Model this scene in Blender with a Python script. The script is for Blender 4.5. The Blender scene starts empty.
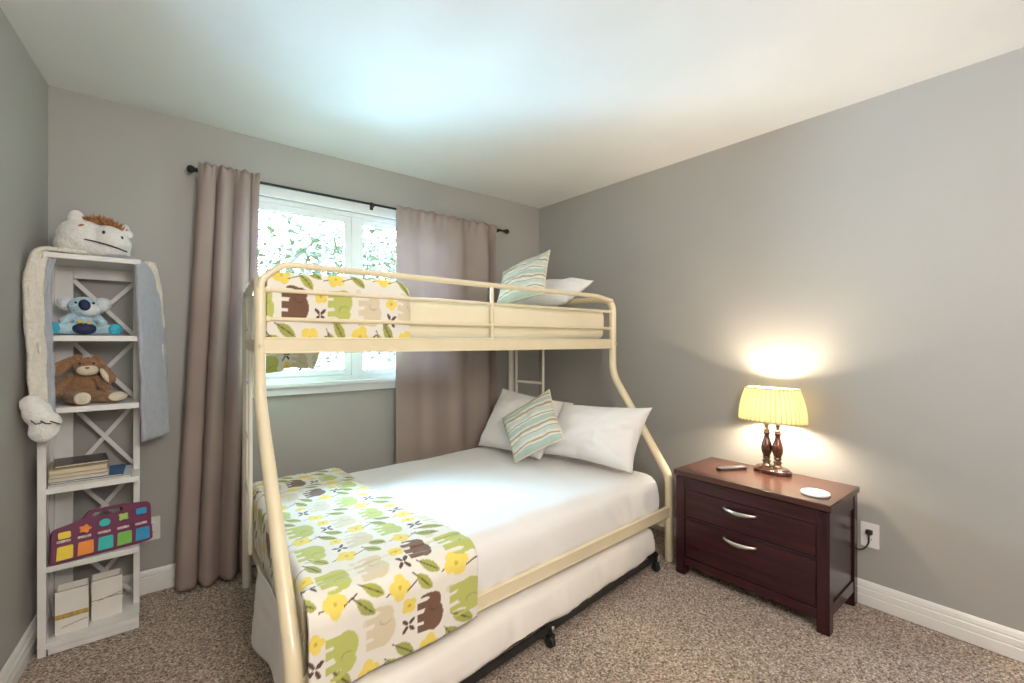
import bpy, bmesh, math, random
import numpy as np
from mathutils import Vector, Matrix, noise as mnoise

random.seed(7)
PI = math.pi
scene = bpy.context.scene
COL = scene.collection
V = Vector

# ------------------------------------------------------------------ materials
def new_mat(name):
    m = bpy.data.materials.new(name)
    m.use_nodes = True
    nt = m.node_tree
    b = nt.nodes['Principled BSDF']
    return m, nt, b

def mat(name, col, rough=0.6, metal=0.0, var=0.0, vscale=8.0, bump=0.0, bscale=60.0,
        sheen=0.0, spec=0.5, coat=0.0, stretch=(1, 1, 1), detail=4):
    m, nt, b = new_mat(name)
    b.inputs['Base Color'].default_value = (*col, 1)
    b.inputs['Roughness'].default_value = rough
    b.inputs['Metallic'].default_value = metal
    b.inputs['Specular IOR Level'].default_value = spec
    if sheen:
        b.inputs['Sheen Weight'].default_value = sheen
        b.inputs['Sheen Roughness'].default_value = 0.5
    if coat:
        b.inputs['Coat Weight'].default_value = coat
        b.inputs['Coat Roughness'].default_value = 0.12
    tc = nt.nodes.new('ShaderNodeTexCoord')
    mp = nt.nodes.new('ShaderNodeMapping')
    mp.inputs['Scale'].default_value = stretch
    nt.links.new(tc.outputs['Object'], mp.inputs['Vector'])
    if var:
        n = nt.nodes.new('ShaderNodeTexNoise')
        n.inputs['Scale'].default_value = vscale
        n.inputs['Detail'].default_value = detail
        r = nt.nodes.new('ShaderNodeValToRGB')
        r.color_ramp.elements[0].position = 0.3
        r.color_ramp.elements[1].position = 0.7
        r.color_ramp.elements[0].color = (*[max(0, c * (1 - var)) for c in col], 1)
        r.color_ramp.elements[1].color = (*[min(1, c * (1 + var)) for c in col], 1)
        nt.links.new(mp.outputs[0], n.inputs['Vector'])
        nt.links.new(n.outputs['Fac'], r.inputs['Fac'])
        nt.links.new(r.outputs['Color'], b.inputs['Base Color'])
    if bump:
        n2 = nt.nodes.new('ShaderNodeTexNoise')
        n2.inputs['Scale'].default_value = bscale
        n2.inputs['Detail'].default_value = 5
        bp = nt.nodes.new('ShaderNodeBump')
        bp.inputs['Strength'].default_value = bump
        bp.inputs['Distance'].default_value = 0.01
        nt.links.new(mp.outputs[0], n2.inputs['Vector'])
        nt.links.new(n2.outputs['Fac'], bp.inputs['Height'])
        nt.links.new(bp.outputs['Normal'], b.inputs['Normal'])
    return m

M = {}
M['wall'] = mat('wall_paint', (0.392, 0.378, 0.352), 0.55, var=0.025, vscale=2.0, bump=0.06, bscale=240)
M['ceiling'] = mat('ceiling_paint', (0.80, 0.79, 0.78), 0.8, var=0.02, vscale=3.0, bump=0.06, bscale=180)
M['trim'] = mat('trim_white', (0.80, 0.78, 0.75), 0.35, var=0.02, vscale=4)
M['vinyl'] = mat('vinyl_white', (0.82, 0.84, 0.86), 0.3, var=0.02, vscale=4)
M['gasket'] = mat('window_gasket', (0.16, 0.17, 0.18), 0.6, var=0.1)
M['shelf'] = mat('shelf_white', (0.78, 0.765, 0.74), 0.42, var=0.05, vscale=14, bump=0.05, bscale=90)
M['bedmetal'] = mat('cream_enamel', (0.80, 0.69, 0.47), 0.32, var=0.03, vscale=9, coat=0.25)
M['ladder'] = mat('pale_enamel', (0.84, 0.79, 0.68), 0.32, var=0.03, vscale=9, coat=0.2)
M['sheet'] = mat('white_sheet', (0.84, 0.82, 0.80), 0.85, var=0.02, vscale=5, bump=0.08, bscale=300, sheen=0.2)
M['sheet_cream'] = mat('cream_sheet', (0.86, 0.77, 0.57), 0.85, var=0.03, vscale=5, bump=0.08, bscale=300, sheen=0.2)
M['cover'] = mat('trundle_cover', (0.80, 0.75, 0.68), 0.85, var=0.03, vscale=6, bump=0.1, bscale=120, sheen=0.2)
M['pillow'] = mat('white_pillowcase', (0.86, 0.84, 0.82), 0.85, var=0.02, vscale=6, bump=0.08, bscale=200, sheen=0.2)
M['black'] = mat('black_steel', (0.012, 0.012, 0.013), 0.35, var=0.2, vscale=30)
M['rubber'] = mat('black_rubber', (0.02, 0.02, 0.02), 0.6, var=0.2, vscale=30)
M['bolt'] = mat('zinc_bolt', (0.75, 0.75, 0.75), 0.3, 1.0, var=0.05)
M['nickel'] = mat('brushed_nickel', (0.80, 0.77, 0.72), 0.28, 1.0, var=0.05, vscale=40)
M['rod'] = mat('dark_bronze', (0.02, 0.02, 0.022), 0.35, 0.6, var=0.15, vscale=40)
M['outlet'] = mat('outlet_plastic', (0.82, 0.80, 0.76), 0.3, var=0.01)
M['slot'] = mat('outlet_slot', (0.03, 0.03, 0.03), 0.5, var=0.1)
M['fleece'] = mat('cream_fleece', (0.78, 0.73, 0.63), 0.95, var=0.08, vscale=60, bump=0.9, bscale=120, sheen=0.4)
M['plushwhite'] = mat('white_plush', (0.83, 0.81, 0.77), 0.95, var=0.05, vscale=60, bump=0.6, bscale=140, sheen=0.4)
M['greyplush'] = mat('grey_plush', (0.40, 0.42, 0.47), 0.95, var=0.06, vscale=40, bump=0.4, bscale=140, sheen=0.3)
M['mane'] = mat('ginger_mane', (0.42, 0.17, 0.06), 0.8, var=0.35, vscale=60, bump=0.5, bscale=200)
M['stitch'] = mat('dark_stitching', (0.035, 0.04, 0.06), 0.6, var=0.1)
M['koala'] = mat('pale_blue_plush', (0.46, 0.66, 0.76), 0.95, var=0.12, vscale=60, bump=0.7, bscale=160, sheen=0.4)
M['koalapale'] = mat('ice_white_plush', (0.74, 0.80, 0.82), 0.95, var=0.06, vscale=60, bump=0.7, bscale=160, sheen=0.4)
M['turq'] = mat('turquoise_felt', (0.06, 0.42, 0.58), 0.9, var=0.08, vscale=60, bump=0.4, bscale=160)
M['navy'] = mat('navy_felt', (0.012, 0.018, 0.07), 0.6, var=0.2, vscale=40)
M['yellowfelt'] = mat('yellow_felt', (0.75, 0.58, 0.12), 0.9, var=0.1, vscale=40)
M['bunny'] = mat('brown_plush', (0.33, 0.175, 0.08), 0.95, var=0.22, vscale=70, bump=0.9, bscale=150, sheen=0.3)
M['bunnycream'] = mat('cream_plush', (0.72, 0.63, 0.50), 0.95, var=0.08, vscale=70, bump=0.6, bscale=150, sheen=0.3)
M['toy'] = mat('plum_plastic', (0.15, 0.016, 0.07), 0.45, var=0.05, vscale=10, spec=0.25)
for nm, c in dict(yellow=(0.85, 0.62, 0.04), orange=(0.85, 0.27, 0.03), teal=(0.03, 0.47, 0.43),
                  green=(0.17, 0.45, 0.07), blue=(0.02, 0.27, 0.50), lime=(0.34, 0.52, 0.13)).items():
    M['k_' + nm] = mat('key_' + nm, c, 0.45, var=0.06, vscale=20, spec=0.25)
M['toylabel'] = mat('toy_label', (0.55, 0.45, 0.38), 0.5, var=0.5, vscale=90)
M['carton'] = mat('white_carton', (0.78, 0.75, 0.69), 0.6, var=0.04, vscale=10)
M['cartonin'] = mat('carton_inside', (0.62, 0.55, 0.47), 0.7, var=0.05, vscale=10)
M['gold'] = mat('gold_band', (0.55, 0.36, 0.10), 0.45, 0.2, var=0.35, vscale=70)
M['sprig'] = mat('brown_sprig', (0.25, 0.17, 0.11), 0.7, var=0.3, vscale=70)
M['paper'] = mat('book_pages', (0.66, 0.58, 0.42), 0.8, var=0.25, vscale=30, stretch=(1, 1, 30))
M['shade_trim'] = mat('shade_trim', (0.40, 0.33, 0.20), 0.7, var=0.1, vscale=50)
M['lampwood'] = mat('lamp_walnut', (0.055, 0.017, 0.010), 0.18, var=0.4, vscale=30, coat=0.6, stretch=(1, 1, 0.3))
M['brass'] = mat('antique_brass', (0.30, 0.22, 0.16), 0.25, 0.8, var=0.1, vscale=40)
M['remote'] = mat('remote_black', (0.02, 0.02, 0.024), 0.35, var=0.1, vscale=30)
M['remotetop'] = mat('remote_grey', (0.14, 0.14, 0.15), 0.4, var=0.1, vscale=30)
M['disc'] = mat('white_disc', (0.86, 0.85, 0.82), 0.3, var=0.01)
M['discmark'] = mat('disc_mark', (0.55, 0.55, 0.55), 0.4, var=0.1)
M['curtain'] = mat('taupe_curtain', (0.325, 0.255, 0.225), 0.9, var=0.05, vscale=25, bump=0.15, bscale=400, sheen=0.25)
M['bark'] = mat('bark', (0.055, 0.045, 0.04), 0.9, var=0.3, vscale=12)

# dark cherry wood, grain along Y of the object
def wood(name, c0, c1, axis):
    m, nt, b = new_mat(name)
    tc = nt.nodes.new('ShaderNodeTexCoord')
    mp = nt.nodes.new('ShaderNodeMapping')
    s = [26, 26, 26]; s[axis] = 1.6
    mp.inputs['Scale'].default_value = s
    n = nt.nodes.new('ShaderNodeTexNoise')
    n.inputs['Scale'].default_value = 1.0
    n.inputs['Detail'].default_value = 8
    n.inputs['Roughness'].default_value = 0.65
    r = nt.nodes.new('ShaderNodeValToRGB')
    r.color_ramp.elements[0].position = 0.32; r.color_ramp.elements[0].color = (*c0, 1)
    r.color_ramp.elements[1].position = 0.72; r.color_ramp.elements[1].color = (*c1, 1)
    nt.links.new(tc.outputs['Object'], mp.inputs['Vector'])
    nt.links.new(mp.outputs[0], n.inputs['Vector'])
    nt.links.new(n.outputs['Fac'], r.inputs['Fac'])
    nt.links.new(r.outputs['Color'], b.inputs['Base Color'])
    b.inputs['Roughness'].default_value = 0.26
    b.inputs['Coat Weight'].default_value = 0.2
    b.inputs['Coat Roughness'].default_value = 0.2
    b.inputs['Specular IOR Level'].default_value = 0.35
    return m
M['cherry'] = wood('cherry_wood', (0.020, 0.0050, 0.0075), (0.052, 0.012, 0.014), 1)
M['cherry_v'] = wood('cherry_wood_upright', (0.020, 0.0050, 0.0075), (0.052, 0.012, 0.014), 2)
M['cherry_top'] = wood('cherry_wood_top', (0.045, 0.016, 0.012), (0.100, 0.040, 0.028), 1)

# carpet
def carpet_mat():
    m, nt, b = new_mat('carpet_pile')
    tc = nt.nodes.new('ShaderNodeTexCoord')
    n = nt.nodes.new('ShaderNodeTexNoise'); n.inputs['Scale'].default_value = 125; n.inputs['Detail'].default_value = 3
    n.inputs['Roughness'].default_value = 0.7
    r = nt.nodes.new('ShaderNodeValToRGB')
    e = r.color_ramp.elements
    e[0].position = 0.36; e[0].color = (0.055, 0.036, 0.026, 1)
    e[1].position = 0.66; e[1].color = (0.92, 0.80, 0.68, 1)
    k = e.new(0.46); k.color = (0.34, 0.245, 0.175, 1)
    k = e.new(0.57); k.color = (0.58, 0.455, 0.35, 1)
    n2 = nt.nodes.new('ShaderNodeTexNoise'); n2.inputs['Scale'].default_value = 2.2; n2.inputs['Detail'].default_value = 3
    mx = nt.nodes.new('ShaderNodeMix'); mx.data_type = 'RGBA'; mx.blend_type = 'MULTIPLY'
    mx.inputs['Factor'].default_value = 0.35
    r2 = nt.nodes.new('ShaderNodeValToRGB')
    r2.color_ramp.elements[0].position = 0.3; r2.color_ramp.elements[0].color = (0.74, 0.72, 0.72, 1)
    r2.color_ramp.elements[1].position = 0.7; r2.color_ramp.elements[1].color = (1, 1, 1, 1)
    v = nt.nodes.new('ShaderNodeTexVoronoi'); v.inputs['Scale'].default_value = 150
    bp = nt.nodes.new('ShaderNodeBump'); bp.inputs['Strength'].default_value = 0.8; bp.inputs['Distance'].default_value = 0.008
    L = nt.links.new
    L(tc.outputs['Object'], n.inputs['Vector']); L(tc.outputs['Object'], n2.inputs['Vector']); L(tc.outputs['Object'], v.inputs['Vector'])
    L(n.outputs['Fac'], r.inputs['Fac']); L(n2.outputs['Fac'], r2.inputs['Fac'])
    L(r.outputs['Color'], mx.inputs['A']); L(r2.outputs['Color'], mx.inputs['B'])
    L(mx.outputs['Result'], b.inputs['Base Color'])
    L(v.outputs['Distance'], bp.inputs['Height']); L(bp.outputs['Normal'], b.inputs['Normal'])
    b.inputs['Roughness'].default_value = 0.95
    b.inputs['Specular IOR Level'].default_value = 0.1
    b.inputs['Sheen Weight'].default_value = 0.2
    return m
M['carpet'] = carpet_mat()

def glass_mat():
    m, nt, b = new_mat('window_glass')
    nt.nodes.remove(b)
    out = nt.nodes['Material Output']
    tr = nt.nodes.new('ShaderNodeBsdfTransparent'); tr.inputs['Color'].default_value = (0.94, 0.98, 0.98, 1)
    gl = nt.nodes.new('ShaderNodeBsdfGlossy'); gl.inputs['Roughness'].default_value = 0.02
    fr = nt.nodes.new('ShaderNodeFresnel'); fr.inputs['IOR'].default_value = 1.45
    mx = nt.nodes.new('ShaderNodeMixShader')
    L = nt.links.new
    L(fr.outputs[0], mx.inputs[0]); L(tr.outputs[0], mx.inputs[1]); L(gl.outputs[0], mx.inputs[2]); L(mx.outputs[0], out.inputs['Surface'])
    return m
M['glass'] = glass_mat()

def translucent(name, col, tcol, fac, rough=0.9, nscale=30, bump=0.0):
    m, nt, b = new_mat(name)
    out = nt.nodes['Material Output']
    b.inputs['Roughness'].default_value = rough
    b.inputs['Specular IOR Level'].default_value = 0.05
    tc = nt.nodes.new('ShaderNodeTexCoord')
    n = nt.nodes.new('ShaderNodeTexNoise'); n.inputs['Scale'].default_value = nscale
    r = nt.nodes.new('ShaderNodeValToRGB')
    r.color_ramp.elements[0].color = (*[c * 0.93 for c in col], 1); r.color_ramp.elements[1].color = (*[min(1, c * 1.07) for c in col], 1)
    r.color_ramp.elements[0].position = 0.3; r.color_ramp.elements[1].position = 0.7
    t = nt.nodes.new('ShaderNodeBsdfTranslucent'); t.inputs['Color'].default_value = (*tcol, 1)
    mx = nt.nodes.new('ShaderNodeMixShader'); mx.inputs[0].default_value = fac
    L = nt.links.new
    L(tc.outputs['Object'], n.inputs['Vector']); L(n.outputs['Fac'], r.inputs['Fac']); L(r.outputs['Color'], b.inputs['Base Color'])
    L(b.outputs[0], mx.inputs[1]); L(t.outputs[0], mx.inputs[2]); L(mx.outputs[0], out.inputs['Surface'])
    return m
M['shade'] = translucent('pleated_shade_cloth', (0.86, 0.82, 0.60), (0.93, 0.88, 0.62), 0.52)
M['fold'] = mat('pleat_fold_cloth', (0.50, 0.40, 0.17), 0.9, var=0.06, vscale=30)
M['leaf_a'] = translucent('leaf_dark', (0.014, 0.015, 0.007), (0.014, 0.015, 0.005), 0.4, 0.6, 4)
M['leaf_b'] = translucent('leaf_pale', (0.022, 0.023, 0.012), (0.022, 0.023, 0.009), 0.4, 0.6, 4)
M['curtain_t'] = translucent('taupe_curtain_cloth', (0.45, 0.365, 0.325), (0.50, 0.40, 0.40), 0.24, 0.9, 3)

def emis(name, col, s):
    m, nt, b = new_mat(name)
    b.inputs['Base Color'].default_value = (*col, 1)
    b.inputs['Emission Color'].default_value = (*col, 1)
    b.inputs['Emission Strength'].default_value = s
    return m
M['bulb'] = emis('lamp_bulb_glow', (1.0, 0.84, 0.62), 880.0)

def print_mat():
    m, nt, b = new_mat('printed_cotton')
    a = nt.nodes.new('ShaderNodeAttribute'); a.attribute_name = 'print'
    tc = nt.nodes.new('ShaderNodeTexCoord')
    n = nt.nodes.new('ShaderNodeTexNoise'); n.inputs['Scale'].default_value = 250
    bp = nt.nodes.new('ShaderNodeBump'); bp.inputs['Strength'].default_value = 0.1; bp.inputs['Distance'].default_value = 0.003
    L = nt.links.new
    L(a.outputs['Color'], b.inputs['Base Color']); L(tc.outputs['Object'], n.inputs['Vector'])
    L(n.outputs['Fac'], bp.inputs['Height']); L(bp.outputs['Normal'], b.inputs['Normal'])
    b.inputs['Roughness'].default_value = 0.85
    b.inputs['Sheen Weight'].default_value = 0.2
    return m
M['print'] = print_mat()

def stripe_mat():
    m, nt, b = new_mat('striped_cushion_cloth')
    uv = nt.nodes.new('ShaderNodeUVMap'); uv.uv_map = 'UVMap'
    sp = nt.nodes.new('ShaderNodeSeparateXYZ')
    r = nt.nodes.new('ShaderNodeValToRGB'); r.color_ramp.interpolation = 'CONSTANT'
    A = (0.47, 0.57, 0.50); W = (0.78, 0.75, 0.66); T = (0.47, 0.38, 0.24); P = (0.60, 0.66, 0.58); D = (0.30, 0.27, 0.20)
    seq = [(0.0, A), (0.09, W), (0.12, T), (0.145, W), (0.19, P), (0.27, D), (0.285, W), (0.34, T), (0.39, W), (0.42, A), (0.51, W), (0.54, D),
           (0.555, W), (0.60, P), (0.68, W), (0.71, T), (0.76, W), (0.80, A), (0.88, W), (0.91, T), (0.94, P)]
    e = r.color_ramp.elements
    e[0].position = 0; e[0].color = (*seq[0][1], 1)
    e[1].position = seq[1][0]; e[1].color = (*seq[1][1], 1)
    for p, c in seq[2:]:
        k = e.new(p); k.color = (*c, 1)
    n = nt.nodes.new('ShaderNodeTexNoise'); n.inputs['Scale'].default_value = 200
    tc = nt.nodes.new('ShaderNodeTexCoord')
    bp = nt.nodes.new('ShaderNodeBump'); bp.inputs['Strength'].default_value = 0.2; bp.inputs['Distance'].default_value = 0.003
    L = nt.links.new
    L(uv.outputs[0], sp.inputs[0]); L(sp.outputs['Y'], r.inputs['Fac']); L(r.outputs['Color'], b.inputs['Base Color'])
    L(tc.outputs['Object'], n.inputs['Vector']); L(n.outputs['Fac'], bp.inputs['Height']); L(bp.outputs['Normal'], b.inputs['Normal'])
    b.inputs['Roughness'].default_value = 0.85
    return m
M['stripe'] = stripe_mat()

# ------------------------------------------------------------------ mesh builder
class MB:
    def __init__(s, mtx=None):
        s.v = []; s.f = []; s.mi = []; s.M = mtx; s.uv = None
    def add(s, vs, fs, mi=0):
        o = len(s.v)
        for p in vs:
            p = V(p)
            s.v.append(s.M @ p if s.M else p)
        for f in fs:
            s.f.append(tuple(i + o for i in f)); s.mi.append(mi)
        return o
    def box(s, x0, x1, y0, y1, z0, z1, mi=0):
        vs = [(x, y, z) for x in (x0, x1) for y in (y0, y1) for z in (z0, z1)]
        s.add(vs, [(0, 1, 3, 2), (4, 6, 7, 5), (0, 4, 5, 1), (2, 3, 7, 6), (0, 2, 6, 4), (1, 5, 7, 3)], mi)
    def bar(s, p, q, w, h, up=(0, 0, 1), mi=0):
        """rectangular bar from p to q; w = across, h = along up"""
        p, q = V(p), V(q); d = (q - p).normalized(); u = V(up)
        a = d.cross(u).normalized(); u = a.cross(d).normalized()
        vs = [e + a * (w / 2 * i) + u * (h / 2 * j) for e in (p, q) for i in (-1, 1) for j in (-1, 1)]
        s.add(vs, [(0, 1, 3, 2), (4, 6, 7, 5), (0, 4, 5, 1), (2, 3, 7, 6), (0, 2, 6, 4), (1, 5, 7, 3)], mi)
    def tube(s, path, r, n=12, caps=True, closed=False, mi=0, flat=None):
        P = [V(p) for p in path]; k = len(P)
        R = r if isinstance(r, (list, tuple)) else [r] * k
        T = []
        for i in range(k):
            if closed: t = P[(i + 1) % k] - P[i - 1]
            else: t = P[min(i + 1, k - 1)] - P[max(i - 1, 0)]
            T.append(t.normalized())
        a = T[0].orthogonal().normalized()
        if abs(T[0].z) < 0.9: a = T[0].cross(V((0, 0, 1))).normalized()
        vs = []
        for i in range(k):
            a = (a - T[i] * a.dot(T[i])).normalized(); b = T[i].cross(a)
            for j in range(n):
                th = 2 * PI * j / n
                vs.append(P[i] + (a * math.cos(th) + b * math.sin(th)) * R[i])
        fs = []
        for i in range(k if closed else k - 1):
            i2 = (i + 1) % k
            for j in range(n):
                j2 = (j + 1) % n
                fs.append((i * n + j, i * n + j2, i2 * n + j2, i2 * n + j))
        if caps and not closed:
            fs.append(tuple(range(n - 1, -1, -1))); fs.append(tuple((k - 1) * n + j for j in range(n)))
        s.add(vs, fs, mi)
    def lathe(s, prof, c=(0, 0, 0), n=28, sx=1, sy=1, rfn=None, caps=True, mi=0):
        vs = []; fs = []; c = V(c)
        for (r, z) in prof:
            for j in range(n):
                th = 2 * PI * j / n
                rr = r * (rfn(th, z) if rfn else 1)
                vs.append(c + V((rr * math.cos(th) * sx, rr * math.sin(th) * sy, z)))
        k = len(prof)
        for i in range(k - 1):
            for j in range(n):
                j2 = (j + 1) % n
                fs.append((i * n + j, i * n + j2, (i + 1) * n + j2, (i + 1) * n + j))
        if caps:
            fs.append(tuple(range(n - 1, -1, -1))); fs.append(tuple((k - 1) * n + j for j in range(n)))
        s.add(vs, fs, mi)
    def ell(s, c, r, rot=None, nu=20, nv=12, mi=0):
        c = V(c); R = rot or Matrix.Identity(3)
        vs = [c + R @ V((0, 0, -r[2]))]; fs = []
        for i in range(1, nv):
            ph = -PI / 2 + PI * i / nv
            for j in range(nu):
                th = 2 * PI * j / nu
                vs.append(c + R @ V((r[0] * math.cos(ph) * math.cos(th), r[1] * math.cos(ph) * math.sin(th), r[2] * math.sin(ph))))
        vs.append(c + R @ V((0, 0, r[2])))
        for j in range(nu):
            fs.append((0, 1 + (j + 1) % nu, 1 + j))
        for i in range(nv - 2):
            for j in range(nu):
                a = 1 + i * nu; b = a + nu; j2 = (j + 1) % nu
                fs.append((a + j, a + j2, b + j2, b + j))
        top = len(vs) - 1; a = 1 + (nv - 2) * nu
        for j in range(nu):
            fs.append((a + j, a + (j + 1) % nu, top))
        s.add(vs, fs, mi)
    def limb(s, p, q, r0, r1, steps=6, mi=0):
        """fat capsule between p and q"""
        p, q = V(p), V(q); d = (q - p)
        L = d.length; path = []; rad = []
        dn = d.normalized()
        for i in range(5):
            t = PI / 2 * i / 4
            path.append(p - dn * r0 * math.cos(t) * 0.999); rad.append(max(1e-4, r0 * math.sin(t)))
        for i in range(1, steps):
            path.append(p + d * i / steps); rad.append(r0 + (r1 - r0) * i / steps)
        for i in range(5):
            t = PI / 2 * i / 4
            path.append(q + dn * r1 * math.sin(t) * 0.999); rad.append(max(1e-4, r1 * math.cos(t)))
        s.tube(path, rad, 14, mi=mi)
    def grid(s, fn, nu, nv, skip=None, mi=0):
        vs = [fn(i / nu, j / nv) for j in range(nv + 1) for i in range(nu + 1)]
        fs = []
        for j in range(nv):
            for i in range(nu):
                if skip and skip(i, j): continue
                a = j * (nu + 1) + i
                fs.append((a, a + 1, a + nu + 2, a + nu + 1))
        s.add(vs, fs, mi)
    def rbox(s, fn, dims, n, r, disp=None, mi=0):
        """rounded box of dims (centred), n divisions per axis, mapped by fn"""
        idx = {}; vs = []; fs = []
        h = [d / 2 for d in dims]
        def spaced(k, nn):   # denser near the ends
            t = k / nn
            return t
        def key(i, j, k):
            if (i, j, k) in idx: return idx[(i, j, k)]
            p = V([(-h[a] + dims[a] * spaced(t, n[a])) for a, t in enumerate((i, j, k))])
            c = V([max(-h[a] + r, min(h[a] - r, p[a])) for a in range(3)])
            d = p - c
            q = c + d.normalized() * r if d.length > 1e-9 else p
            if disp: q = disp(q, V([q[a] / h[a] for a in range(3)]))
            idx[(i, j, k)] = len(vs); vs.append(fn(q)); return idx[(i, j, k)]
        nx, ny, nz = n
        for j in range(ny):
            for k in range(nz):
                fs.append((key(0, j, k), key(0, j, k + 1), key(0, j + 1, k + 1), key(0, j + 1, k)))
                fs.append((key(nx, j, k), key(nx, j + 1, k), key(nx, j + 1, k + 1), key(nx, j, k + 1)))
        for i in range(nx):
            for k in range(nz):
                fs.append((key(i, 0, k), key(i + 1, 0, k), key(i + 1, 0, k + 1), key(i, 0, k + 1)))
                fs.append((key(i, ny, k), key(i, ny, k + 1), key(i + 1, ny, k + 1), key(i + 1, ny, k)))
        for i in range(nx):
            for j in range(ny):
                fs.append((key(i, j, 0), key(i, j + 1, 0), key(i + 1, j + 1, 0), key(i + 1, j, 0)))
                fs.append((key(i, j, nz), key(i + 1, j, nz), key(i + 1, j + 1, nz), key(i, j + 1, nz)))
        s.add(vs, fs, mi)
    def prism(s, outer, holes, frame, d0, d1, mi=0):
        """2D outline with holes, extruded along the frame's third axis from d0 to d1"""
        o, U, W, N = [V(x) for x in frame]
        bm = bmesh.new(); edges = []
        for loop in [outer] + list(holes):
            vv = [bm.verts.new((p[0], p[1], 0)) for p in loop]
            for i in range(len(vv)):
                edges.append(bm.edges.new((vv[i], vv[(i + 1) % len(vv)])))
        bmesh.ops.triangle_fill(bm, edges=edges, use_beauty=True)
        bm.verts.index_update()
        pts = [v.co.copy() for v in bm.verts]; tris = [tuple(v.index for v in f.verts) for f in bm.faces]
        bnd = [(e.verts[0].index, e.verts[1].index) for e in bm.edges if len(e.link_faces) == 1]
        bm.free()
        n = len(pts)
        vs = [o + U * p.x + W * p.y + N * d for d in (d0, d1) for p in pts]
        fs = [t for t in tris] + [tuple(i + n for i in reversed(t)) for t in tris]
        fs += [(a, b, b + n, a + n) for a, b in bnd]
        s.add(vs, fs, mi)
    def build(s, name, mats, parent=None, smooth=True, bevel=0, bseg=2, sub=0, solid=0, solid_off=0, origin=None,
              remesh=0, sm_iter=0, angle=None, weld=True):
        me = bpy.data.meshes.new(name)
        if parent is not None: o = V(parent['_base']) if '_base' in parent else V(parent.location)
        elif origin is not None: o = V(origin)
        else:
            xs = [p.x for p in s.v]; ys = [p.y for p in s.v]; zs = [p.z for p in s.v]
            o = V(((min(xs) + max(xs)) / 2, (min(ys) + max(ys)) / 2, min(zs)))
        me.from_pydata([tuple(p - o) for p in s.v], [], s.f)
        if not isinstance(mats, (list, tuple)): mats = [mats]
        for m in mats: me.materials.append(m)
        if len(mats) > 1: me.polygons.foreach_set('material_index', s.mi)
        bm = bmesh.new(); bm.from_mesh(me)
        bmesh.ops.recalc_face_normals(bm, faces=bm.faces)
        bm.to_mesh(me); bm.free()
        if smooth: me.polygons.foreach_set('use_smooth', [True] * len(me.polygons))
        me.update()
        ob = bpy.data.objects.new(name, me); COL.objects.link(ob)
        if parent is not None:
            ob.parent = parent
            ob['_base'] = tuple(o)
        else:
            ob.location = o; ob['_base'] = tuple(o)
        if remesh:
            md = ob.modifiers.new('remesh', 'REMESH'); md.mode = 'VOXEL'; md.voxel_size = remesh; md.use_smooth_shade = True
        if sm_iter:
            md = ob.modifiers.new('smooth', 'SMOOTH'); md.iterations = sm_iter; md.factor = 0.5
        if solid:
            md = ob.modifiers.new('solid', 'SOLIDIFY'); md.thickness = solid; md.offset = solid_off
        if bevel:
            md = ob.modifiers.new('bevel', 'BEVEL'); md.width = bevel; md.segments = bseg; md.limit_method = 'ANGLE'; md.angle_limit = math.radians(40)
            md.harden_normals = False
        if sub:
            md = ob.modifiers.new('sub', 'SUBSURF'); md.levels = sub; md.render_levels = sub
        if smooth and not remesh:
            try:
                me.set_sharp_from_angle(angle=math.radians(angle if angle else 38))
            except Exception:
                pass
        return ob

def thing(name, label, cat, loc, group=None):
    o = bpy.data.objects.new(name, None); COL.objects.link(o)
    o.location = loc; o.empty_display_size = 0.05
    o['_base'] = tuple(loc)
    return tag(o, label, cat, group)
def tag(o, label, cat, group=None):
    o['label'] = label; o['category'] = cat
    if group: o['group'] = group
    return o
def struct(o, label=None):
    o['kind'] = 'structure'
    return o

def arc(c, a, b, t0, t1, n=8):
    """points c + a cos t + b sin t"""
    c, a, b = V(c), V(a), V(b)
    return [c + a * math.cos(t0 + (t1 - t0) * i / n) + b * math.sin(t0 + (t1 - t0) * i / n) for i in range(n + 1)]
def fillet(pts, r, n=7):
    P = [V(p) for p in pts]; out = [P[0]]
    rr = r if isinstance(r, (list, tuple)) else [r] * (len(P) - 2)
    for i in range(1, len(P) - 1):
        a = (P[i - 1] - P[i]); b = (P[i + 1] - P[i])
        ang = a.angle(b); d = min(rr[i - 1] / math.tan(ang / 2), a.length * 0.49, b.length * 0.49)
        p0 = P[i] + a.normalized() * d; p1 = P[i] + b.normalized() * d
        for k in range(n + 1):
            t = k / n
            out.append(p0 * (1 - t) ** 2 + P[i] * 2 * t * (1 - t) + p1 * t * t)
    out.append(P[-1]); return out
def nz(x, y, z, s=1.0):
    return mnoise.noise(V((x * s, y * s, z * s)))
def rrect(x0, x1, y0, y1, r, n=5):
    pts = []
    for cx, cy, t0 in ((x1 - r, y1 - r, 0), (x0 + r, y1 - r, PI / 2), (x0 + r, y0 + r, PI), (x1 - r, y0 + r, 1.5 * PI)):
        for i in range(n + 1):
            t = t0 + PI / 2 * i / n
            pts.append((cx + r * math.cos(t), cy + r * math.sin(t)))
    return pts

# ------------------------------------------------------------------ camera
FPX = 455.0
cam_d = bpy.data.cameras.new('camera'); cam = bpy.data.objects.new('camera', cam_d); COL.objects.link(cam)
cam_d.sensor_width = 36; cam_d.lens = FPX / 1024 * 36; cam_d.clip_start = 0.05
CAMH = 1.27
cam.location = (0, 0, CAMH); cam.rotation_euler = (PI / 2, 0, -math.atan2(0.633, 0.774))
scene.camera = cam

# ------------------------------------------------------------------ room
H = 2.44
XR, YB = 2.72, 2.95          # right wall, back wall
YF = -0.95                   # wall behind the camera
def xl(y): return -0.324 + (y - YB) * 0.0928   # the left wall runs slightly askew
WX0, WX1, WZ0, WZ1 = 0.34, 1.82, 1.00, 2.115    # window opening

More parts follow.
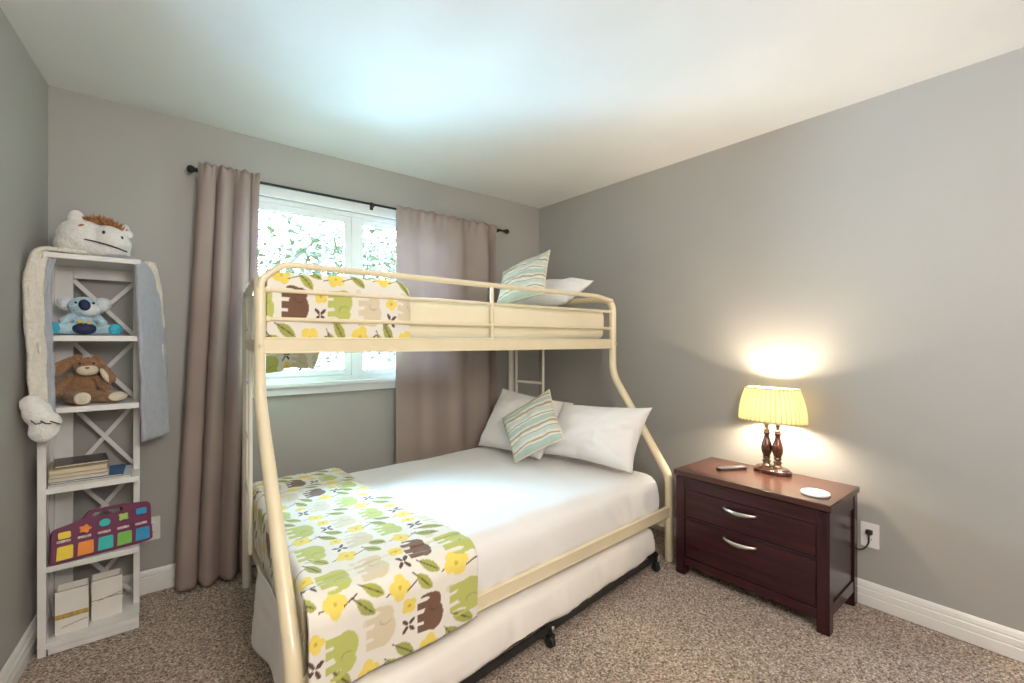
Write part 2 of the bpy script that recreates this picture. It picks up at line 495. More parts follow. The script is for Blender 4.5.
b = MB()
nxs, nys = 300, 330
def fl(u, v):
    x = -0.78 + u * (XR + 0.10 + 0.78); y = YF - 0.08 + v * (YB + 0.16 - YF)
    return V((x, y, 0.004 * nz(x, y, 0, 55) + 0.003 * nz(x, y, 3, 110) - 0.004))
b.grid(fl, nxs, nys)
struct(b.build('floor', M['carpet']))
b = MB(); b.box(-0.8, XR + 0.1, YF - 0.1, YB + 0.12, H, H + 0.1)
struct(b.build('ceiling', M['ceiling'], smooth=False))
b = MB()
T = 0.12
b.box(xl(YB) - 0.12, WX0, YB, YB + T, -0.02, H); b.box(WX1, XR + 0.1, YB, YB + T, -0.02, H)
b.box(WX0, WX1, YB, YB + T, -0.02, WZ0); b.box(WX0, WX1, YB, YB + T, WZ1, H)
struct(b.build('wall_back', M['wall'], smooth=False))
b = MB(); b.box(XR, XR + 0.1, YF - 0.1, YB, -0.02, H)
struct(b.build('wall_right', M['wall'], smooth=False))
b = MB()
p0 = (xl(YF - 0.1), YF - 0.1); p1 = (xl(YB), YB)
vs = [(p0[0], p0[1], z) for z in (-0.02, H)] + [(p1[0], p1[1], z) for z in (-0.02, H)] + \
     [(p0[0] - 0.1, p0[1], z) for z in (-0.02, H)] + [(p1[0] - 0.1, p1[1], z) for z in (-0.02, H)]
b.add(vs, [(0, 1, 3, 2), (4, 6, 7, 5), (0, 2, 6, 4), (1, 5, 7, 3), (0, 4, 5, 1), (2, 3, 7, 6)])
struct(b.build('wall_left', M['wall'], smooth=False))
b = MB(); b.box(xl(YF) - 0.1, XR, YF - 0.1, YF, -0.02, H)
struct(b.build('wall_front', M['wall'], smooth=False))

# baseboards: stepped profile (depth, z)
PROF = [(0, 0), (0.016, 0), (0.016, 0.046), (0.0125, 0.050), (0.0125, 0.052), (0.0155, 0.055), (0.0145, 0.078), (0.0105, 0.082), (0.0105, 0.085),
        (0.0125, 0.088), (0.009, 0.104), (0.004, 0.113), (0, 0.114)]
def baseboard(name, p, q, nrm):
    b = MB(); n = V((*nrm, 0)).normalized()
    vs = [V((*e, 0)) + n * d + V((0, 0, z)) for e in (p, q) for d, z in PROF]
    k = len(PROF)
    fs = [(i, (i + 1) % k, k + (i + 1) % k, k + i) for i in range(k)] + [tuple(range(k)), tuple(range(2 * k - 1, k - 1, -1))]
    b.add(vs, fs); struct(b.build(name, M['trim'], smooth=False))
baseboard('baseboard_back', (xl(YB), YB), (XR, YB), (0, -1))
baseboard('baseboard_right', (XR, YB), (XR, YF), (-1, 0))
baseboard('baseboard_left', (xl(YF), YF), (xl(YB), YB), (1, -0.0928))

# ------------------------------------------------------------------ window
win = bpy.data.objects.new('window_1', None); COL.objects.link(win); win.location = (1.08, YB, WZ0); win['_base'] = (1.08, YB, WZ0)
struct(win)
b = MB()   # casing boards on the wall face, with a sill
b.box(WX0 - 0.075, WX1 + 0.075, YB - 0.018, YB, WZ1, WZ1 + 0.074)
b.box(WX0 - 0.075, WX0, YB - 0.018, YB, WZ0, WZ1); b.box(WX1, WX1 + 0.075, YB - 0.018, YB, WZ0, WZ1)
b.box(WX0 - 0.075, WX1 + 0.075, YB - 0.018, YB, WZ0 - 0.05, WZ0)
b.build('window_casing', M['vinyl'], win, bevel=0.003)
b = MB(); b.box(WX0 - 0.085, WX1 + 0.085, YB - 0.035, YB + 0.03, WZ0 - 0.004, WZ0 + 0.020)
b.build('window_sill', M['vinyl'], win, bevel=0.004)
def frame_ring(b, x0, x1, z0, z1, y0, y1, w, wb=None):
    wb = wb or w
    b.box(x0, x1, y0, y1, z1 - w, z1); b.box(x0, x1, y0, y1, z0, z0 + wb)
    b.box(x0, x0 + w, y0, y1, z0 + wb, z1 - w); b.box(x1 - w, x1, y0, y1, z0 + wb, z1 - w)
b = MB()
frame_ring(b, WX0, WX1, WZ0 + 0.018, WZ1, YB + 0.02, YB + 0.10, 0.026, 0.03)
b.box(1.075, 1.135, YB + 0.03, YB + 0.10, WZ0 + 0.048, WZ1 - 0.026)
b.build('window_frame', M['vinyl'], win, bevel=0.003)
b = MB(); frame_ring(b, 0.366, 1.075, WZ0 + 0.048, WZ1 - 0.026, YB + 0.035, YB + 0.07, 0.040)
b.box(0.41, 1.03, YB + 0.028, YB + 0.036, WZ0 + 0.055, WZ0 + 0.07)
sa = b.build('sash', M['vinyl'], win, bevel=0.003)
b = MB(); frame_ring(b, 1.135, 1.794, WZ0 + 0.048, WZ1 - 0.026, YB + 0.055, YB + 0.09, 0.030)
sb = b.build('sash', M['vinyl'], win, bevel=0.003)
b = MB(); b.box(0.40, 1.04, YB + 0.050, YB + 0.054, WZ0 + 0.085, WZ1 - 0.063); b.build('pane', M['glass'], sa, smooth=False)
b = MB(); b.box(1.16, 1.77, YB + 0.070, YB + 0.074, WZ0 + 0.075, WZ1 - 0.053); b.build('pane', M['glass'], sb, smooth=False)
b = MB(); frame_ring(b, 0.404, 1.037, WZ0 + 0.086, WZ1 - 0.064, YB + 0.044, YB + 0.050, 0.005); b.build('gasket', M['gasket'], sa, smooth=False)
b = MB(); frame_ring(b, 1.163, 1.766, WZ0 + 0.076, WZ1 - 0.054, YB + 0.064, YB + 0.070, 0.005); b.build('gasket', M['gasket'], sb, smooth=False)

# ------------------------------------------------------------------ curtain rod and curtains
ROD_Y, ROD_Z = 2.885, 2.168
rod = thing('curtain_rod', 'thin dark bronze curtain rod with ball ends above the window', 'curtain rod', (1.25, ROD_Y, ROD_Z))
b = MB(); b.tube([(0.245, ROD_Y, ROD_Z - 0.002), (1.25, ROD_Y, ROD_Z), (2.265, ROD_Y, ROD_Z - 0.006)], 0.0075, 10); b.build('pole', M['rod'], rod)
for x, zz, sg in ((0.245, ROD_Z - 0.002, -1), (2.265, ROD_Z - 0.006, 1)):
    b = MB(); pr = [(0.009, 0), (0.009, 0.01), (0.0125, 0.012), (0.0125, 0.018), (0.009, 0.02), (0.015, 0.026), (0.020, 0.036), (0.020, 0.044), (0.015, 0.054), (0.004, 0.059)]
    b.M = Matrix.Translation((x, ROD_Y, zz)) @ Matrix.Rotation(sg * PI / 2, 4, 'Y'); b.lathe(pr, n=16); b.build('finial', M['rod'], rod)
for x in (0.275, 1.19, 2.235):
    b = MB(); b.box(x - 0.010, x + 0.010, YB - 0.006 - (0.018 if 0.3 < x < 1.85 else 0), YB - (0.018 if 0.3 < x < 1.85 else 0), ROD_Z - 0.025, ROD_Z + 0.025)
    b.box(x - 0.005, x + 0.005, ROD_Y + 0.004, YB - 0.004, ROD_Z - 0.014, ROD_Z - 0.006)
    b.tube(arc((x, ROD_Y, ROD_Z + 0.004), (0, 0.012, 0), (0, 0, 0.012), -PI, 0.6, 10), 0.003, 8)
    b.build('bracket', M['rod'], rod)

def curtain(name, label, xt, xb, ztop, zbot, yc, folds, amp, flat, seed, xm=None):
    b = MB(); nu, nv = 200, 90
    def fn(u, v):
        z = zbot + (ztop - zbot) * v
        top = max(0, (z - (ztop - 0.16)) / 0.16)
        w0 = v ** 1.15
        x0 = xb[0] + (xt[0] - xb[0]) * w0; x1 = xb[1] + (xt[1] - xb[1]) * w0
        if xm:
            k = math.exp(-((z - xm[2]) / xm[3]) ** 2); x0 += xm[0] * k; x1 += xm[1] * k
        ph = seed + 0.35 * math.sin(3 * u + seed) + 0.25 * (1 - v) * math.sin(5 * u + 2 * seed)
        A = amp * flat(u) * (1 - 0.75 * top)
        s = math.sin(2 * PI * folds * u + ph)
        y = A * (s * 0.8 + 0.22 * math.sin(2 * PI * folds * 1.7 * u + 1.7 * ph)) + 0.004 * nz(u * 4, v * 2, seed)
        y += top ** 2 * 0.006 * math.sin(2 * PI * folds * 3.3 * u + seed)
        x = x0 + (x1 - x0) * u + A * 0.35 * math.cos(2 * PI * folds * u + ph)
        zz = z + (0.006 * math.sin(2 * PI * folds * 2.3 * u + 1)) * (v > 0.995) + 0.012 * nz(u * 6, 1, seed) * (v < 0.02)
        y -= 0.010 * math.exp(-((z - ROD_Z) / 0.018) ** 2)
        return V((x, yc + y, zz))
    b.grid(fn, nu, nv)
    # a narrow ruffle seam band just under the pocket is left to the folds themselves
    ob = b.build(name, M['curtain_t'], solid=0.005, angle=80)
    return tag(ob, label, 'curtain', 'taupe curtains at the window')
curtain('curtain', 'taupe curtain gathered left of the window beside the white shelf', (0.235, 0.515), (0.135, 0.455), 2.195, 0.015, 2.838, 3.6, 0.044,
        lambda u: 0.65 + 0.35 * math.sin(PI * u), 0.8, xm=(-0.0, 0.01, 1.5, 0.4))
curtain('curtain', 'taupe curtain drawn over the right of the window behind the pillows', (1.335, 2.185), (1.335, 2.20), 2.185, 0.02, 2.862, 4.2, 0.032,
        lambda u: (0.22 + 0.35 * math.sin(PI * u) ** 2 * 0.6) if u < 0.72 else 0.36 + 1.1 * min(1, (u - 0.72) / 0.12), 2.3)

# ------------------------------------------------------------------ bunk bed
FL_, FR_, RL_, RR_ = V((0.337, 1.385)), V((2.385, 1.47)), V((0.430, 2.70)), V((2.280, 2.80))
UL_, UR_ = V((0.345, 1.90)), V((2.385, 1.88))
def bil(c00, c10, c01, c11, u, v):
    return c00 * (1 - u) * (1 - v) + c10 * u * (1 - v) + c01 * (1 - u) * v + c11 * u * v
def P3(p, z): return V((p.x, p.y, z))
bed = thing('bunk_bed', 'cream metal bunk bed, narrow top bunk over a wider lower bunk', 'bunk bed', (1.36, 2.1, 0))
ZT = 1.545
RT = 0.024
def front_leg(f, uf, r, zt, kn, ru):
    d = P3(r, zt) - P3(uf, zt)
    pts = fillet([P3(f, 0.0), P3(f, kn), P3(uf, 1.06), P3(uf, zt), P3(uf, zt) + d * 0.35], [0.16, 0.22, 0.085], 8)
    rad = [ru + (0.0255 - ru) * min(1, max(0, (1.15 - p.z) / 0.45)) for p in pts]
    b = MB(); b.tube(pts, rad, 16); return b
def rear_leg(r, uf, zt):
    d = P3(uf, zt) - P3(r, zt)
    pts = [P3(r, 0.0), P3(r, zt), P3(r, zt) + d * 0.35]
    b = MB(); b.tube(fillet(pts, 0.085, 8), 0.021, 16); return b
for f, uf, r, zt, kn, ru in ((FL_, UL_, RL_, 1.505, 0.36, 0.0195), (FR_, UR_, RR_, ZT, 0.48, 0.023)):
    front_leg(f, uf, r, zt, kn, ru).build('leg', M['bedmetal'], bed, angle=60)
    rear_leg(r, uf, zt).build('leg', M['ladder'], bed, angle=60)
    b = MB(); d = P3(r, zt) - P3(uf, zt)
    b.tube([P3(uf, zt) + d * 0.34, P3(uf, zt) + d * 0.66], 0.0195, 16); b.build('end_rail', M['bedmetal'], bed)
def side_beam(p, q, z0, z1, t, mtl='bedmetal', name='side_beam', inset=0.012):
    b = MB(); d = (q - p).normalized(); a = p + d * inset; c = q - d * inset
    b.bar(P3(a, (z0 + z1) / 2), P3(c, (z0 + z1) / 2), t, z1 - z0)
    # rolled lips of the pressed steel section
    n = V((-d.y, d.x))
    for zz in (z0, z1):
        b.tube([P3(a - n * t * 0.4, zz), P3(c - n * t * 0.4, zz)], 0.005, 8)
    return b.build(name, M[mtl], bed, bevel=0.003)
side_beam(UL_, UR_, 1.228, 1.282, 0.024)
side_beam(RL_, RR_, 1.228, 1.282, 0.024)
side_beam(UL_, RL_, 1.232, 1.276, 0.022, name='end_beam')
side_beam(UR_, RR_, 1.232, 1.276, 0.022, name='end_beam')
side_beam(FL_, FR_, 0.262, 0.312, 0.026)
side_beam(RL_, RR_, 0.240, 0.284, 0.024)
side_beam(FR_, RR_, 0.185, 0.228, 0.022, name='end_beam')
LI = V((0.06, 0))
side_beam(FL_ + LI, RL_ + LI * 0.4, 0.185, 0.228, 0.022, name='end_beam')
# guard rail tubes
d = (UR_ - UL_).normalized()
gz = 1.565
pts = [P3(UL_, 1.455), P3(UL_ + d * 0.055, gz), P3(UR_ - d * 0.16, gz - 0.012), P3(UR_ - d * 0.03, gz - 0.022)]
pts = [P3(UL_, 1.44), P3(UL_ + d * 0.004, 1.50), P3(UL_ + d * 0.075, gz), P3(UR_ - d * 0.16, gz - 0.008), P3(UR_ - d * 0.012, gz - 0.030)]
b = MB(); b.tube(fillet(pts, [0.05, 0.10, 0.3], 8), 0.0135, 12); b.build('guard_rail', M['bedmetal'], bed, angle=60)
for z, r in ((1.464, 0.0085), (1.355, 0.0085)):
    b = MB(); b.tube([P3(UL_ + d * 0.02, z), P3(UR_ - d * 0.02, z)], r, 10)
    for e in (UL_ + d * 0.026, UR_ - d * 0.026):
        b.ell(P3(e, z), (0.013, 0.013, 0.013), nu=12, nv=8)
    b.build('guard_bar', M['bedmetal'], bed)
b = MB(); e = UL_ + d * 1.066; b.tube([P3(e, 1.28), P3(e, gz - 0.005)], 0.010, 10); b.build('guard_upright', M['bedmetal'], bed)
# ladders built into both ends
def ladder(ra, ua, ts, zs, z0, z1):
    A = [P3(ra + (ua - ra) * t, 0) for t in ts]
    b = MB()
    for p in A: b.tube([p + V((0, 0, z0)), p + V((0, 0, z1))], 0.010, 10)
    l = b.build('ladder', M['ladder'], bed)
    for z in zs:
        b = MB(); b.tube([A[0] + V((0, 0, z)), A[1] + V((0, 0, z))], 0.010, 10); b.build('rung', M['ladder'], l)
ladder(RR_, UR_, (0.065, 0.36), (0.42, 0.69, 0.96, 1.22), 0.27, 1.545)
ladder(RL_, UL_, (0.035, 0.33), (0.286, 0.55, 0.81, 1.07, 1.33), 0.27, 1.545)
# end stop bolts on the posts
for p, z in ((UR_, 1.255), (UL_, 1.255)):
    b = MB(); b.tube([V((p.x, p.y - 0.022, z)), V((p.x, p.y - 0.030, z))], 0.007, 10); b.build('bolt', M['bedmetal'], bed)

# --- mattresses
def mattress(name, label, quad, z0, z1, mtl, seed, r=0.05, amp=0.006, crown=0.012, side=0.0):
    c00, c10, c01, c11 = quad
    lx = ((c10 - c00).length + (c11 - c01).length) / 2; ly = ((c01 - c00).length + (c11 - c10).length) / 2; lz = z1 - z0
    def fn(q):
        p = bil(c00, c10, c01, c11, q.x / lx + 0.5, q.y / ly + 0.5)
        return P3(p, (z0 + z1) / 2 + q.z)
    def disp(q, t):
        o = q.copy()
        n1 = nz(q.x * 2.2, q.y * 2.2, seed) ; n2 = nz(q.x * 7, q.y * 9 + q.z * 9, seed + 5)
        if t.z > 0.6: o.z += crown * (1 - t.x ** 2) * (1 - t.y ** 2) + amp * n1 + amp * 0.35 * n2
        if abs(t.y) > 0.9:
            # loose upright puckers down the sides
            o.y += (1 if t.y > 0 else -1) * (side * 0.5 * (1 - t.z ** 2) + side * 0.55 * nz(q.x * 13 + q.z * 7, q.z * 3, seed + 9) * (0.4 + 0.6 * (1 - t.z) / 2))
        if abs(t.x) > 0.97:
            o.x += (1 if t.x > 0 else -1) * side * 0.5 * nz(q.y * 10, q.z * 3, seed + 3)
        return o
    b = MB(); b.rbox(fn, (lx, ly, lz), (110, 70, 12), min(r, lz * 0.48), disp)
    return tag(b.build(name, mtl, angle=80), label, 'mattress')
ins = 0.035
lowq = (FL_ + V((0.062, 0.030)), FR_ + V((-0.040, 0.030)), RL_ + V((0.035, -0.035)), RR_ + V((-0.040, -0.035)))
low_m = mattress('mattress', 'lower full-size mattress under a smooth white fitted sheet', lowq, 0.236, 0.503, M['sheet'], 1.0, r=0.075, amp=0.011, crown=0.02, side=0.034)
def hs(u, v):
    y = 1.455 + u * 0.70; zb = 0.15 - 0.115 * min(1, u / 0.75); z = zb + (0.33 - zb) * v
    k = 1 - v
    return V((0.384 - 0.016 * k + 0.010 * k * math.sin(11 * u + 1) + 0.008 * nz(u * 5, v * 4, 3), y + 0.02 * k * (u - 0.5), z + 0.01 * k * nz(u * 4, 0, 5)))
b = MB(); b.grid(hs, 60, 30); hsh = b.build('hanging_sheet', M['sheet'], low_m, solid=0.004, angle=80)
upq = (UL_ + V((0.045, 0.028)), UR_ + V((-0.026, 0.030)), RL_ + V((0.045, -0.045)), RR_ + V((-0.030, -0.045)))
mattress('mattress', 'upper twin mattress in a cream sheet behind the guard rail', upq, 1.284, 1.478, M['sheet_cream'], 4.0, r=0.045, amp=0.006, crown=0.012, side=0.006)

# --- trundle
tr = thing('pullout_trundle', 'low black steel trundle base on casters under the bunk bed', 'trundle frame', (1.3, 1.9, 0))
A0, A1 = V((0.42, 1.288)), V((2.235, 1.448)); B0, B1 = V((0.45, 2.25)), V((2.16, 2.38))
def angle_bar(p, q, z, name):
    b = MB(); d = (q - p).normalized(); n = V((-d.y, d.x))
    b.bar(P3(p, z), P3(q, z), 0.006, 0.034); b.bar(P3(p + n * 0.016, z - 0.014), P3(q + n * 0.016, z - 0.014), 0.034, 0.006)
    return b.build(name, M['black'], tr, bevel=0.0015)
angle_bar(A0, A1, 0.077, 'frame_bar'); angle_bar(B1, B0, 0.077, 'frame_bar')
angle_bar(B0, A0, 0.077, 'frame_bar'); angle_bar(A1, B1, 0.077, 'frame_bar')
def caster(p):
    b = MB()
    b.tube([P3(p, 0.050), P3(p, 0.075)], 0.009, 10)
    b.box(p.x - 0.016, p.x + 0.016, p.y - 0.013, p.y + 0.013, 0.046, 0.052)
    for s in (-1, 1): b.box(p.x + s * 0.014 - 0.002, p.x + s * 0.014 + 0.002, p.y - 0.012, p.y + 0.012, 0.018, 0.050)
    c = b.build('caster', M['black'], tr, bevel=0.001)
    w = MB(); w.M = Matrix.Translation((p.x - 0.010, p.y, 0.0235)) @ Matrix.Rotation(PI / 2, 4, 'Y')
    w.lathe([(0.010, 0), (0.0215, 0.0), (0.0235, 0.004), (0.0235, 0.016), (0.0215, 0.020), (0.010, 0.020)], n=20); w.build('wheel', M['rubber'], c)
    k = MB(); k.ell((p.x, p.y - 0.0165, 0.086), (0.008, 0.004, 0.008), nu=10, nv=6); k.build('bolt', M['bolt'], c)
da = (A1 - A0).normalized()
for p in (A0 + da * 0.905, A1 - da * 0.03, B0 + da * 0.5, B1 - da * 0.1): caster(p + V((0, -0.004)))
trq = (A0 + V((-0.005, 0.002)), A1 + V((-0.012, 0.006)), B0 + V((-0.03, 0)), B1)
def tmat(q): pass
b = MB()
c00, c10, c01, c11 = trq
lx = (c10 - c00).length; ly = (c01 - c00).length; tz0, tz1 = 0.082, 0.232
def tfn(q): return P3(bil(c00, c10, c01, c11, q.x / lx + 0.5, q.y / ly + 0.5), (tz0 + tz1) / 2 + q.z)
def tdisp(q, t):
    o = q.copy()
    low = (1 - t.z) / 2
    if t.y < -0.9:
        o.y += 0.010 * nz(q.x * 7 + q.z * 5, q.z * 4, 11) * (0.3 + low) + 0.006 * nz(q.x * 22, q.z * 5, 2) - 0.012 * low + 0.014 * max(0, t.z)
        if t.z < -0.6: o.z += 0.012 * nz(q.x * 3.0, 0, 7) + 0.016 * math.exp(-((q.x + 0.13) / 0.2) ** 2)
    if t.x < -0.95: o.x += 0.012 * nz(q.y * 8, q.z * 6, 3) - 0.03 * low * low; o.z -= 0.03 * low * low
    if t.z > 0.8: o.z += 0.006 * nz(q.x * 3, q.y * 3, 4)
    return o
b.rbox(tfn, (lx, ly, tz1 - tz0), (130, 60, 14), 0.035, tdisp)
tag(b.build('trundle_mattress', M['cover'], angle=80), 'off-white covered mattress lying on the low black caster base', 'mattress')

# ------------------------------------------------------------------ printed blankets
BG = np.array((0.80, 0.765, 0.68)); BROWN = (0.17, 0.085, 0.05); GREEN = (0.50, 0.53, 0.14); TAN = (0.69, 0.60, 0.42); LEAF = (0.35, 0.37, 0.09)
YEL = (0.82, 0.65, 0.13); DBR = (0.10, 0.05, 0.035); PALE = (0.70, 0.66, 0.54); OLIVE = (0.38, 0.40, 0.08)
def paint(a, bq, cols):
    """a, bq: arrays of flat cloth coordinates in metres (a along the bed, bq across). returns colours"""
    n = len(a); C = np.tile(BG, (n, 1)); rng = random.Random(3)
    def soft(mask, col, alpha=1.0): C[mask] = C[mask] * (1 - alpha) + np.array(col) * alpha
    def loc(ca, cb, rot):
        da, db = a - ca, bq - cb; c, s = math.cos(rot), math.sin(rot)
        return da * c + db * s, -da * s + db * c
    def el(p, q, cp, cq, rp, rq): return ((p - cp) / rp) ** 2 + ((q - cq) / rq) ** 2 < 1
    def elephant(ca, cb, col, flip):
        p, q = loc(ca, cb, PI / 2 * (1))       # feet towards -a
        near = (np.abs(p) < 0.09) & (np.abs(q) < 0.09)
        if not near.any(): return
        p = p * flip; q = -q
        m = el(p, q, -0.008, 0.006, 0.040, 0.034) | el(p, q, 0.030, 0.008, 0.024, 0.026)
        for lx_ in (-0.034, -0.004): m |= (np.abs(p - lx_) < 0.0105) & (q > -0.046) & (q < 0.0)
        m |= (np.abs(p - 0.027) < 0.009) & (q > -0.046) & (q < 0.0)
        m |= el(p, q, 0.050, -0.014, 0.008, 0.020)
        m &= ~el(p, q, 0.0425, -0.022, 0.0055, 0.016)
        soft(m & near, col)
        ear = (el(p, q, 0.016, 0.010, 0.012, 0.017) & ~el(p, q, 0.0185, 0.012, 0.011, 0.016)) & near
        soft(ear, [c * 0.7 for c in col])
    def leaf(ca, cb, rot, col, L=0.034, W=0.015):
        p, q = loc(ca, cb, rot)
        near = (np.abs(p) < L * 1.3) & (np.abs(q) < L)
        if not near.any(): return
        t = np.clip((p + L) / (2 * L), 0, 1); w = W * np.sin(PI * t) ** 0.8
        soft((np.abs(q) < w) & (np.abs(p) < L) & near, col)
        soft((np.abs(q) < 0.0016) & (p > -L * 1.3) & (p < L * 0.75) & near, DBR)
    def flower(ca, cb, rot, col, r=0.013, dist=0.014, k=4, narrow=False):
        for i in range(k):
            th = rot + 2 * PI * i / k
            if narrow:
                p, q = loc(ca + math.cos(th) * dist, cb + math.sin(th) * dist, th)
                soft(el(p, q, 0, 0, r, r * 0.45), col)
            else:
                soft((a - ca - math.cos(th) * dist) ** 2 + (bq - cb - math.sin(th) * dist) ** 2 < r * r, col)
        if not narrow: soft((a - ca) ** 2 + (bq - cb) ** 2 < 0.005 ** 2, (0.62, 0.42, 0.05))
    def stem(ca, cb, rot, L=0.026):
        p, q = loc(ca, cb, rot); soft((np.abs(p) < L) & (np.abs(q) < 0.0017), DBR)
    amin, amax, bmin, bmax = a.min() - 0.1, a.max() + 0.1, bq.min() - 0.1, bq.max() + 0.1
    row = 0; bb = bmin
    while bb < bmax:
        if row % 2 == 0:
            aa = amin + (row // 2 % 3) * 0.115; k = row // 2
            while aa < amax:
                j = bb + rng.uniform(-0.012, 0.012)
                elephant(aa, j, cols[k % 5], 1 if (k % 3) else -1)
                if k % 2 == 0:
                    flower(aa + 0.078, j - 0.028, rng.uniform(0.5, 1.1), DBR, 0.0115, 0.014, 4, True)
                    flower(aa + 0.080, j + 0.028, rng.uniform(0, 1), YEL, 0.0115, 0.012, 4)
                    aa += 0.150
                else:
                    soft((a - aa - 0.062) ** 2 + (bq - j - 0.045) ** 2 < 0.010 ** 2, PALE)
                    aa += 0.108
                k += 1
            bb += 0.098
        else:
            aa = amin + (row // 2 % 2) * 0.09; k = row
            while aa < amax:
                j = bb + rng.uniform(-0.010, 0.010); rt = rng.uniform(-1.1, -0.6)
                leaf(aa - 0.012, j - 0.014, rt, LEAF if k % 2 else OLIVE); leaf(aa + 0.014, j + 0.018, rt + 0.15, OLIVE if k % 2 else LEAF)
                stem(aa + 0.060, j - 0.004, 0.25, 0.016)
                flower(aa + 0.088, j, rng.uniform(0, 1.5), YEL, 0.0155, 0.016, 4)
                stem(aa + 0.128, j - 0.003, rng.uniform(0.2, 0.5), 0.022)
                aa += 0.178; k += 1
            bb += 0.088
        row += 1
    return C

def printed(ob, flat, cols):
    me = ob.data
    fa = np.array(flat); C = paint(fa[:, 0], fa[:, 1], cols)
    at = me.attributes.new('print', 'FLOAT_COLOR', 'POINT')
    full = np.ones((len(flat), 4), dtype=np.float32); full[:, :3] = C
    at.data.foreach_set('color', full.ravel())

PS = 0.87
def drape(name, label, quad, ztop, a0, a1, front, rear, left, hang_x, rear_x, gapf, gapr, puff, seed, thick, step=0.0032, skew=0.0, rear_len=None, cols=(BROWN, GREEN, TAN, GREEN, TAN)):
    """cloth lying over the mattress quad from length a0..a1 (metres from its left end), hanging `front`
    over the near side, `rear` over the far side and `left` over the foot end."""
    c00, c10, c01, c11 = quad
    Lx = (c10 - c00).length; Ly = (c01 - c00).length
    A = np.arange(-left, a1 + step, step); Bq = np.arange(-front, Ly + rear + step, step)
    nu, nv = len(A) - 1, len(Bq) - 1
    vs = []; flat = []
    R = 0.035; RF = 0.070 if gapf > 0.03 else 0.035
    for bv in Bq:
        for av in A:
            n1 = nz(av * 3.2, bv * 3.2, seed); n2 = nz(av * 9, bv * 9, seed + 4); n3 = nz(av * 22, bv * 16, seed + 8)
            edge = a1 + skew * (0.6 - min(max(bv, 0), Ly) / Ly) + 0.018 * nz(bv * 2.5, 0, seed + 2)
            aa = min(av, 99) if av < a1 - 0.08 else a1 - 0.08 + (av - a1 + 0.08) * (edge - a1 + 0.08) / 0.08
            ac = max(aa, 0.0) if bv >= -step else aa; bc = min(max(bv, 0.0), Ly)
            p = bil(c00, c10, c01, c11, ac / Lx, bc / Ly)
            e = min(1.0, max(0.0, (a1 - av) / 0.05)); e2 = min(1, max(0, av / 0.06 + 0.4))
            bump = puff * (e ** 0.5) * min(1, max(0, (bv + front) / 0.15)) ** 0.5
            z = ztop + bump + 0.008 * n1 + 0.006 * n2 + 0.002 * n3
            x, y = p.x, p.y
            if bv < 0:
                dd = -bv; k = min(dd / (RF * 1.57), 1.0); th = k * PI / 2
                y -= gapf * math.sin(th)
                drop = RF * (1 - math.cos(th)) + max(0, dd - RF * 1.57)
                z -= drop * (1 + 0.0); 
                y -= 0.006 * n1 * k + 0.010 * max(0, drop) / 0.2 * math.sin(av * 17 + seed) * 0.6 + bump * 0.3 * k
            elif bv < 0.05:
                z -= 0.004
            if bv > Ly:
                dd = (bv - Ly) * (rear_len(av) if rear_len else 1); k = min(dd / (R * 1.57), 1.0); th = k * PI / 2
                y += gapr * math.sin(th); z -= R * (1 - math.cos(th)) + max(0, dd - R * 1.57); y += 0.006 * n1 * k
            if av < 0 and bv >= -step:
                dd = -av; k = min(dd / (R * 1.57), 1.0); th = k * PI / 2
                x -= 0.018 * math.sin(th) + 0.006 * n1 * k; z -= R * (1 - math.cos(th)) + max(0, dd - R * 1.57)
            vs.append(V((x, y, z))); flat.append(((av + 0.11) * PS, (bv + 0.05) * PS))
    fs = []; n = nu + 1
    for j in range(nv):
        bv = (Bq[j] + Bq[j + 1]) / 2
        for i in range(nu):
            av = (A[i] + A[i + 1]) / 2
            if av < hang_x and bv < 0: continue
            if bv > Ly and (av < rear_x[0] or av > rear_x[1]): continue
            if av < a0: continue
            if av < 0 and bv > Ly: continue
            a_ = j * n + i
            fs.append((a_, a_ + 1, a_ + n + 1, a_ + n))
    used = sorted({i for f in fs for i in f}); mp = {o: k for k, o in enumerate(used)}
    b = MB(); b.add([vs[i] for i in used], [tuple(mp[i] for i in f) for f in fs])
    ob = b.build(name, M['print'], solid=thick, solid_off=1.0, angle=80)
    printed(ob, [flat[i] for i in used], cols)
    return tag(ob, label, 'blanket', 'elephant print blankets')
drape('blanket', 'elephant and leaf print blanket spread across the lower bunk foot', lowq, 0.516, -0.5, 0.505, 0.290, 0.03, 0.255, -0.036, (-1, 9), 0.066, 0.012, 0.012, 2.0, 0.012, skew=0.085)
drape('blanket', 'elephant print blanket folded over the upper bunk foot, behind the rails', upq, 1.496, -0.5, 0.555, 0.235, 0.45, 0.06, -0.022, (0.05, 0.415), 0.006, 0.085, 0.036, 7.0, 0.012,
      rear_len=lambda av: 1.0 - 0.035 * min(1, max(0, (av - 0.15) / 0.01)) - 5.5 * max(0, av - 0.335) + 0.01 * math.sin(av * 22), cols=(TAN, GREEN, BROWN, GREEN, TAN))

